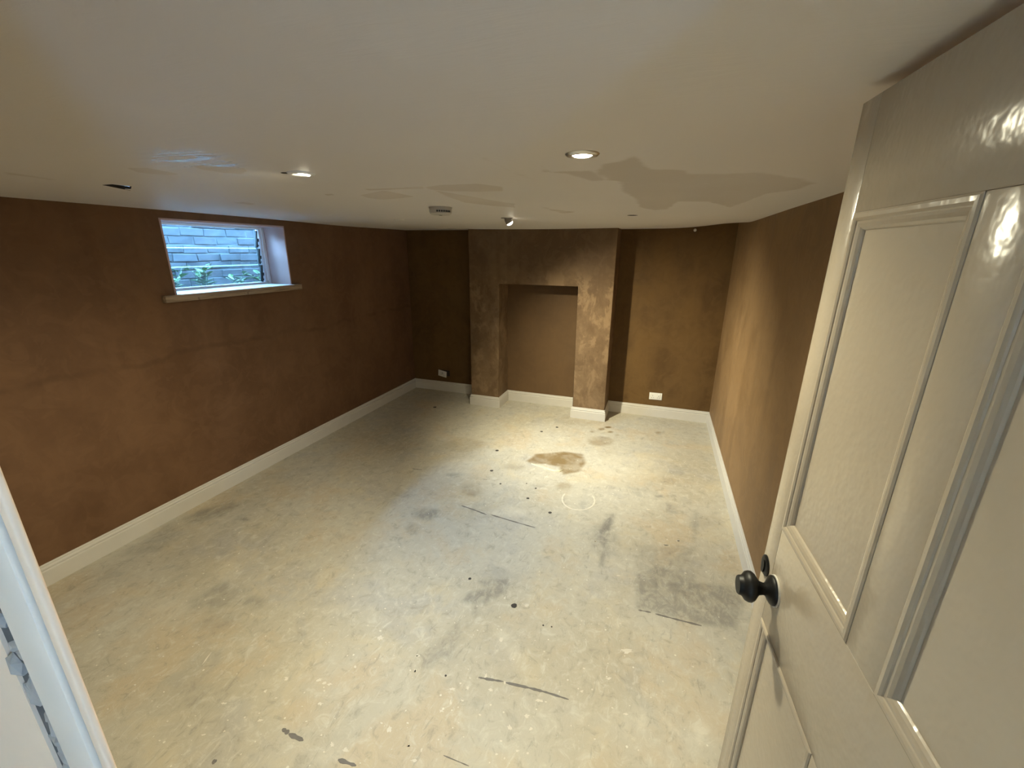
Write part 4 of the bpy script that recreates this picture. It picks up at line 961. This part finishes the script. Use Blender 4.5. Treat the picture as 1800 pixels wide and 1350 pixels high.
# ------------------------------------------------------------------ marks standing on the floor
def blob(name, x, y, rx, ry, h, mat, seed, n=12, jag=0.35):
    rnd = random.Random(seed); ang = rnd.uniform(0, math.pi) if abs(rx-ry) < 0.2*rx else 0.32
    ca, sa = math.cos(ang), math.sin(ang)
    pts = []
    for k in range(n):
        a = 2*math.pi*k/n; j = 1 + rnd.uniform(-jag, jag)
        u, v = rx*math.cos(a)*j, ry*math.sin(a)*j
        pts.append((u*ca-v*sa, u*sa+v*ca))
    o = obj(name, prism_mesh(name, pts, 0.0, h), M[mat], floor)
    o.location = (x, y, 0.0)
    return o
for i, (x, y, a, b) in enumerate(FLECKS):
    blob('paint_fleck', x, y, max(a, .004)*0.62, max(b, .004)*0.62, 0.0007, 'fleck', 100+i, 16, 0.5)
for i, (x, y, a, b) in enumerate(DOTS):
    r_ = max(a, b)
    blob('tar_spot', x, y, r_, r_, 0.0010, 'tar', 300+i, 14, 0.12)
for i, pts in enumerate(LINES):
    rnd = random.Random(i)
    wd = 0.011 if len(pts) > 2 else 0.009
    if i in (6, 7, 9): wd = 0.004
    if i >= 10: wd = 0.016
    L_, R_ = [], []
    dense = []
    for p0, p1 in zip(pts, pts[1:]):
        for k in range(6): dense.append((p0[0]+(p1[0]-p0[0])*k/6, p0[1]+(p1[1]-p0[1])*k/6))
    dense.append(pts[-1])
    mm = miters(dense)
    for k, (p, m) in enumerate(zip(dense, mm)):
        w0 = wd*0.5*rnd.uniform(0.5, 1.3)*(0.35 if k in (0, len(dense)-1) else 1)
        L_.append((p[0]+m[0]*w0, p[1]+m[1]*w0)); R_.append((p[0]-m[0]*w0, p[1]-m[1]*w0))
    obj('residue_streak', prism_mesh('residue_streak', L_+R_[::-1], 0.0, 0.0009), M['fleck' if i == 9 else 'residue'], floor)
# dried ring of plaster water, open on one side
ring = []
rc = (2.785, -2.130); inner_, outer_ = [], []
for k in range(27):
    a = math.radians(-200 + k*9.3)
    w0 = 0.004 + 0.004*math.sin(k*1.7)**2
    rx_, ry_ = 0.128, 0.148
    inner_.append((rc[0]+(rx_-w0)*math.cos(a), rc[1]+(ry_-w0)*math.sin(a)))
    outer_.append((rc[0]+(rx_+w0)*math.cos(a), rc[1]+(ry_+w0)*math.sin(a)))
obj('plaster_ring', prism_mesh('plaster_ring', outer_+inner_[::-1], 0.0, 0.0012), M['fleck'], floor)
# ridge of plaster at the edge of the damp stain
bm = bmesh.new()
LP = [(2.255,-1.672),(2.31,-1.690),(2.375,-1.700),(2.43,-1.722),(2.49,-1.738),(2.545,-1.725),(2.565,-1.690)]
LR = [0.006,0.012,0.014,0.016,0.014,0.012,0.005]
rows = []
for (x, y), r_ in zip(LP, LR):
    rows.append([bm.verts.new((x + 0.3*r_*math.cos(w), y + 1.3*r_*math.cos(w), max(0.0, 0.75*r_*math.sin(w)))) for w in np.linspace(0, math.pi, 7)])
for p_, q_ in zip(rows, rows[1:]):
    for w in range(6): bm.faces.new((p_[w], p_[w+1], q_[w+1], q_[w]))
    bm.faces.new((p_[0], q_[0], q_[6], p_[6]))
bm.faces.new(rows[0]); bm.faces.new(rows[-1])
obj('plaster_ridge', finish(bm, 'plaster_ridge', True), M['lump'], floor)
# scattered small crumbs, uncountable
rnd = random.Random(77)
bm = bmesh.new()
for k in range(420):
    x = rnd.uniform(0.5, 3.8); y = rnd.uniform(-4.5, -1.0) if rnd.random() < 0.35 else rnd.uniform(-4.5, -3.2)
    r_ = rnd.uniform(0.0015, 0.005)
    n = 6; a0 = rnd.uniform(0, 6)
    st_ = rnd.uniform(0.5, 1.6)
    bot = [bm.verts.new((x + r_*st_*math.cos(a0+w*math.pi/3)*rnd.uniform(.7,1.2), y + r_*math.sin(a0+w*math.pi/3)*rnd.uniform(.7,1.2), 0.0)) for w in range(n)]
    top = [bm.verts.new((v.co.x*0.9+x*0.1, v.co.y*0.9+y*0.1, 0.0009)) for v in bot]
    bm.faces.new(top)
    for w in range(n): bm.faces.new((bot[w], bot[(w+1) % n], top[(w+1) % n], top[w]))
tag(obj('paint_spatter', finish(bm, 'paint_spatter'), M['fleck'], floor), kind='stuff')
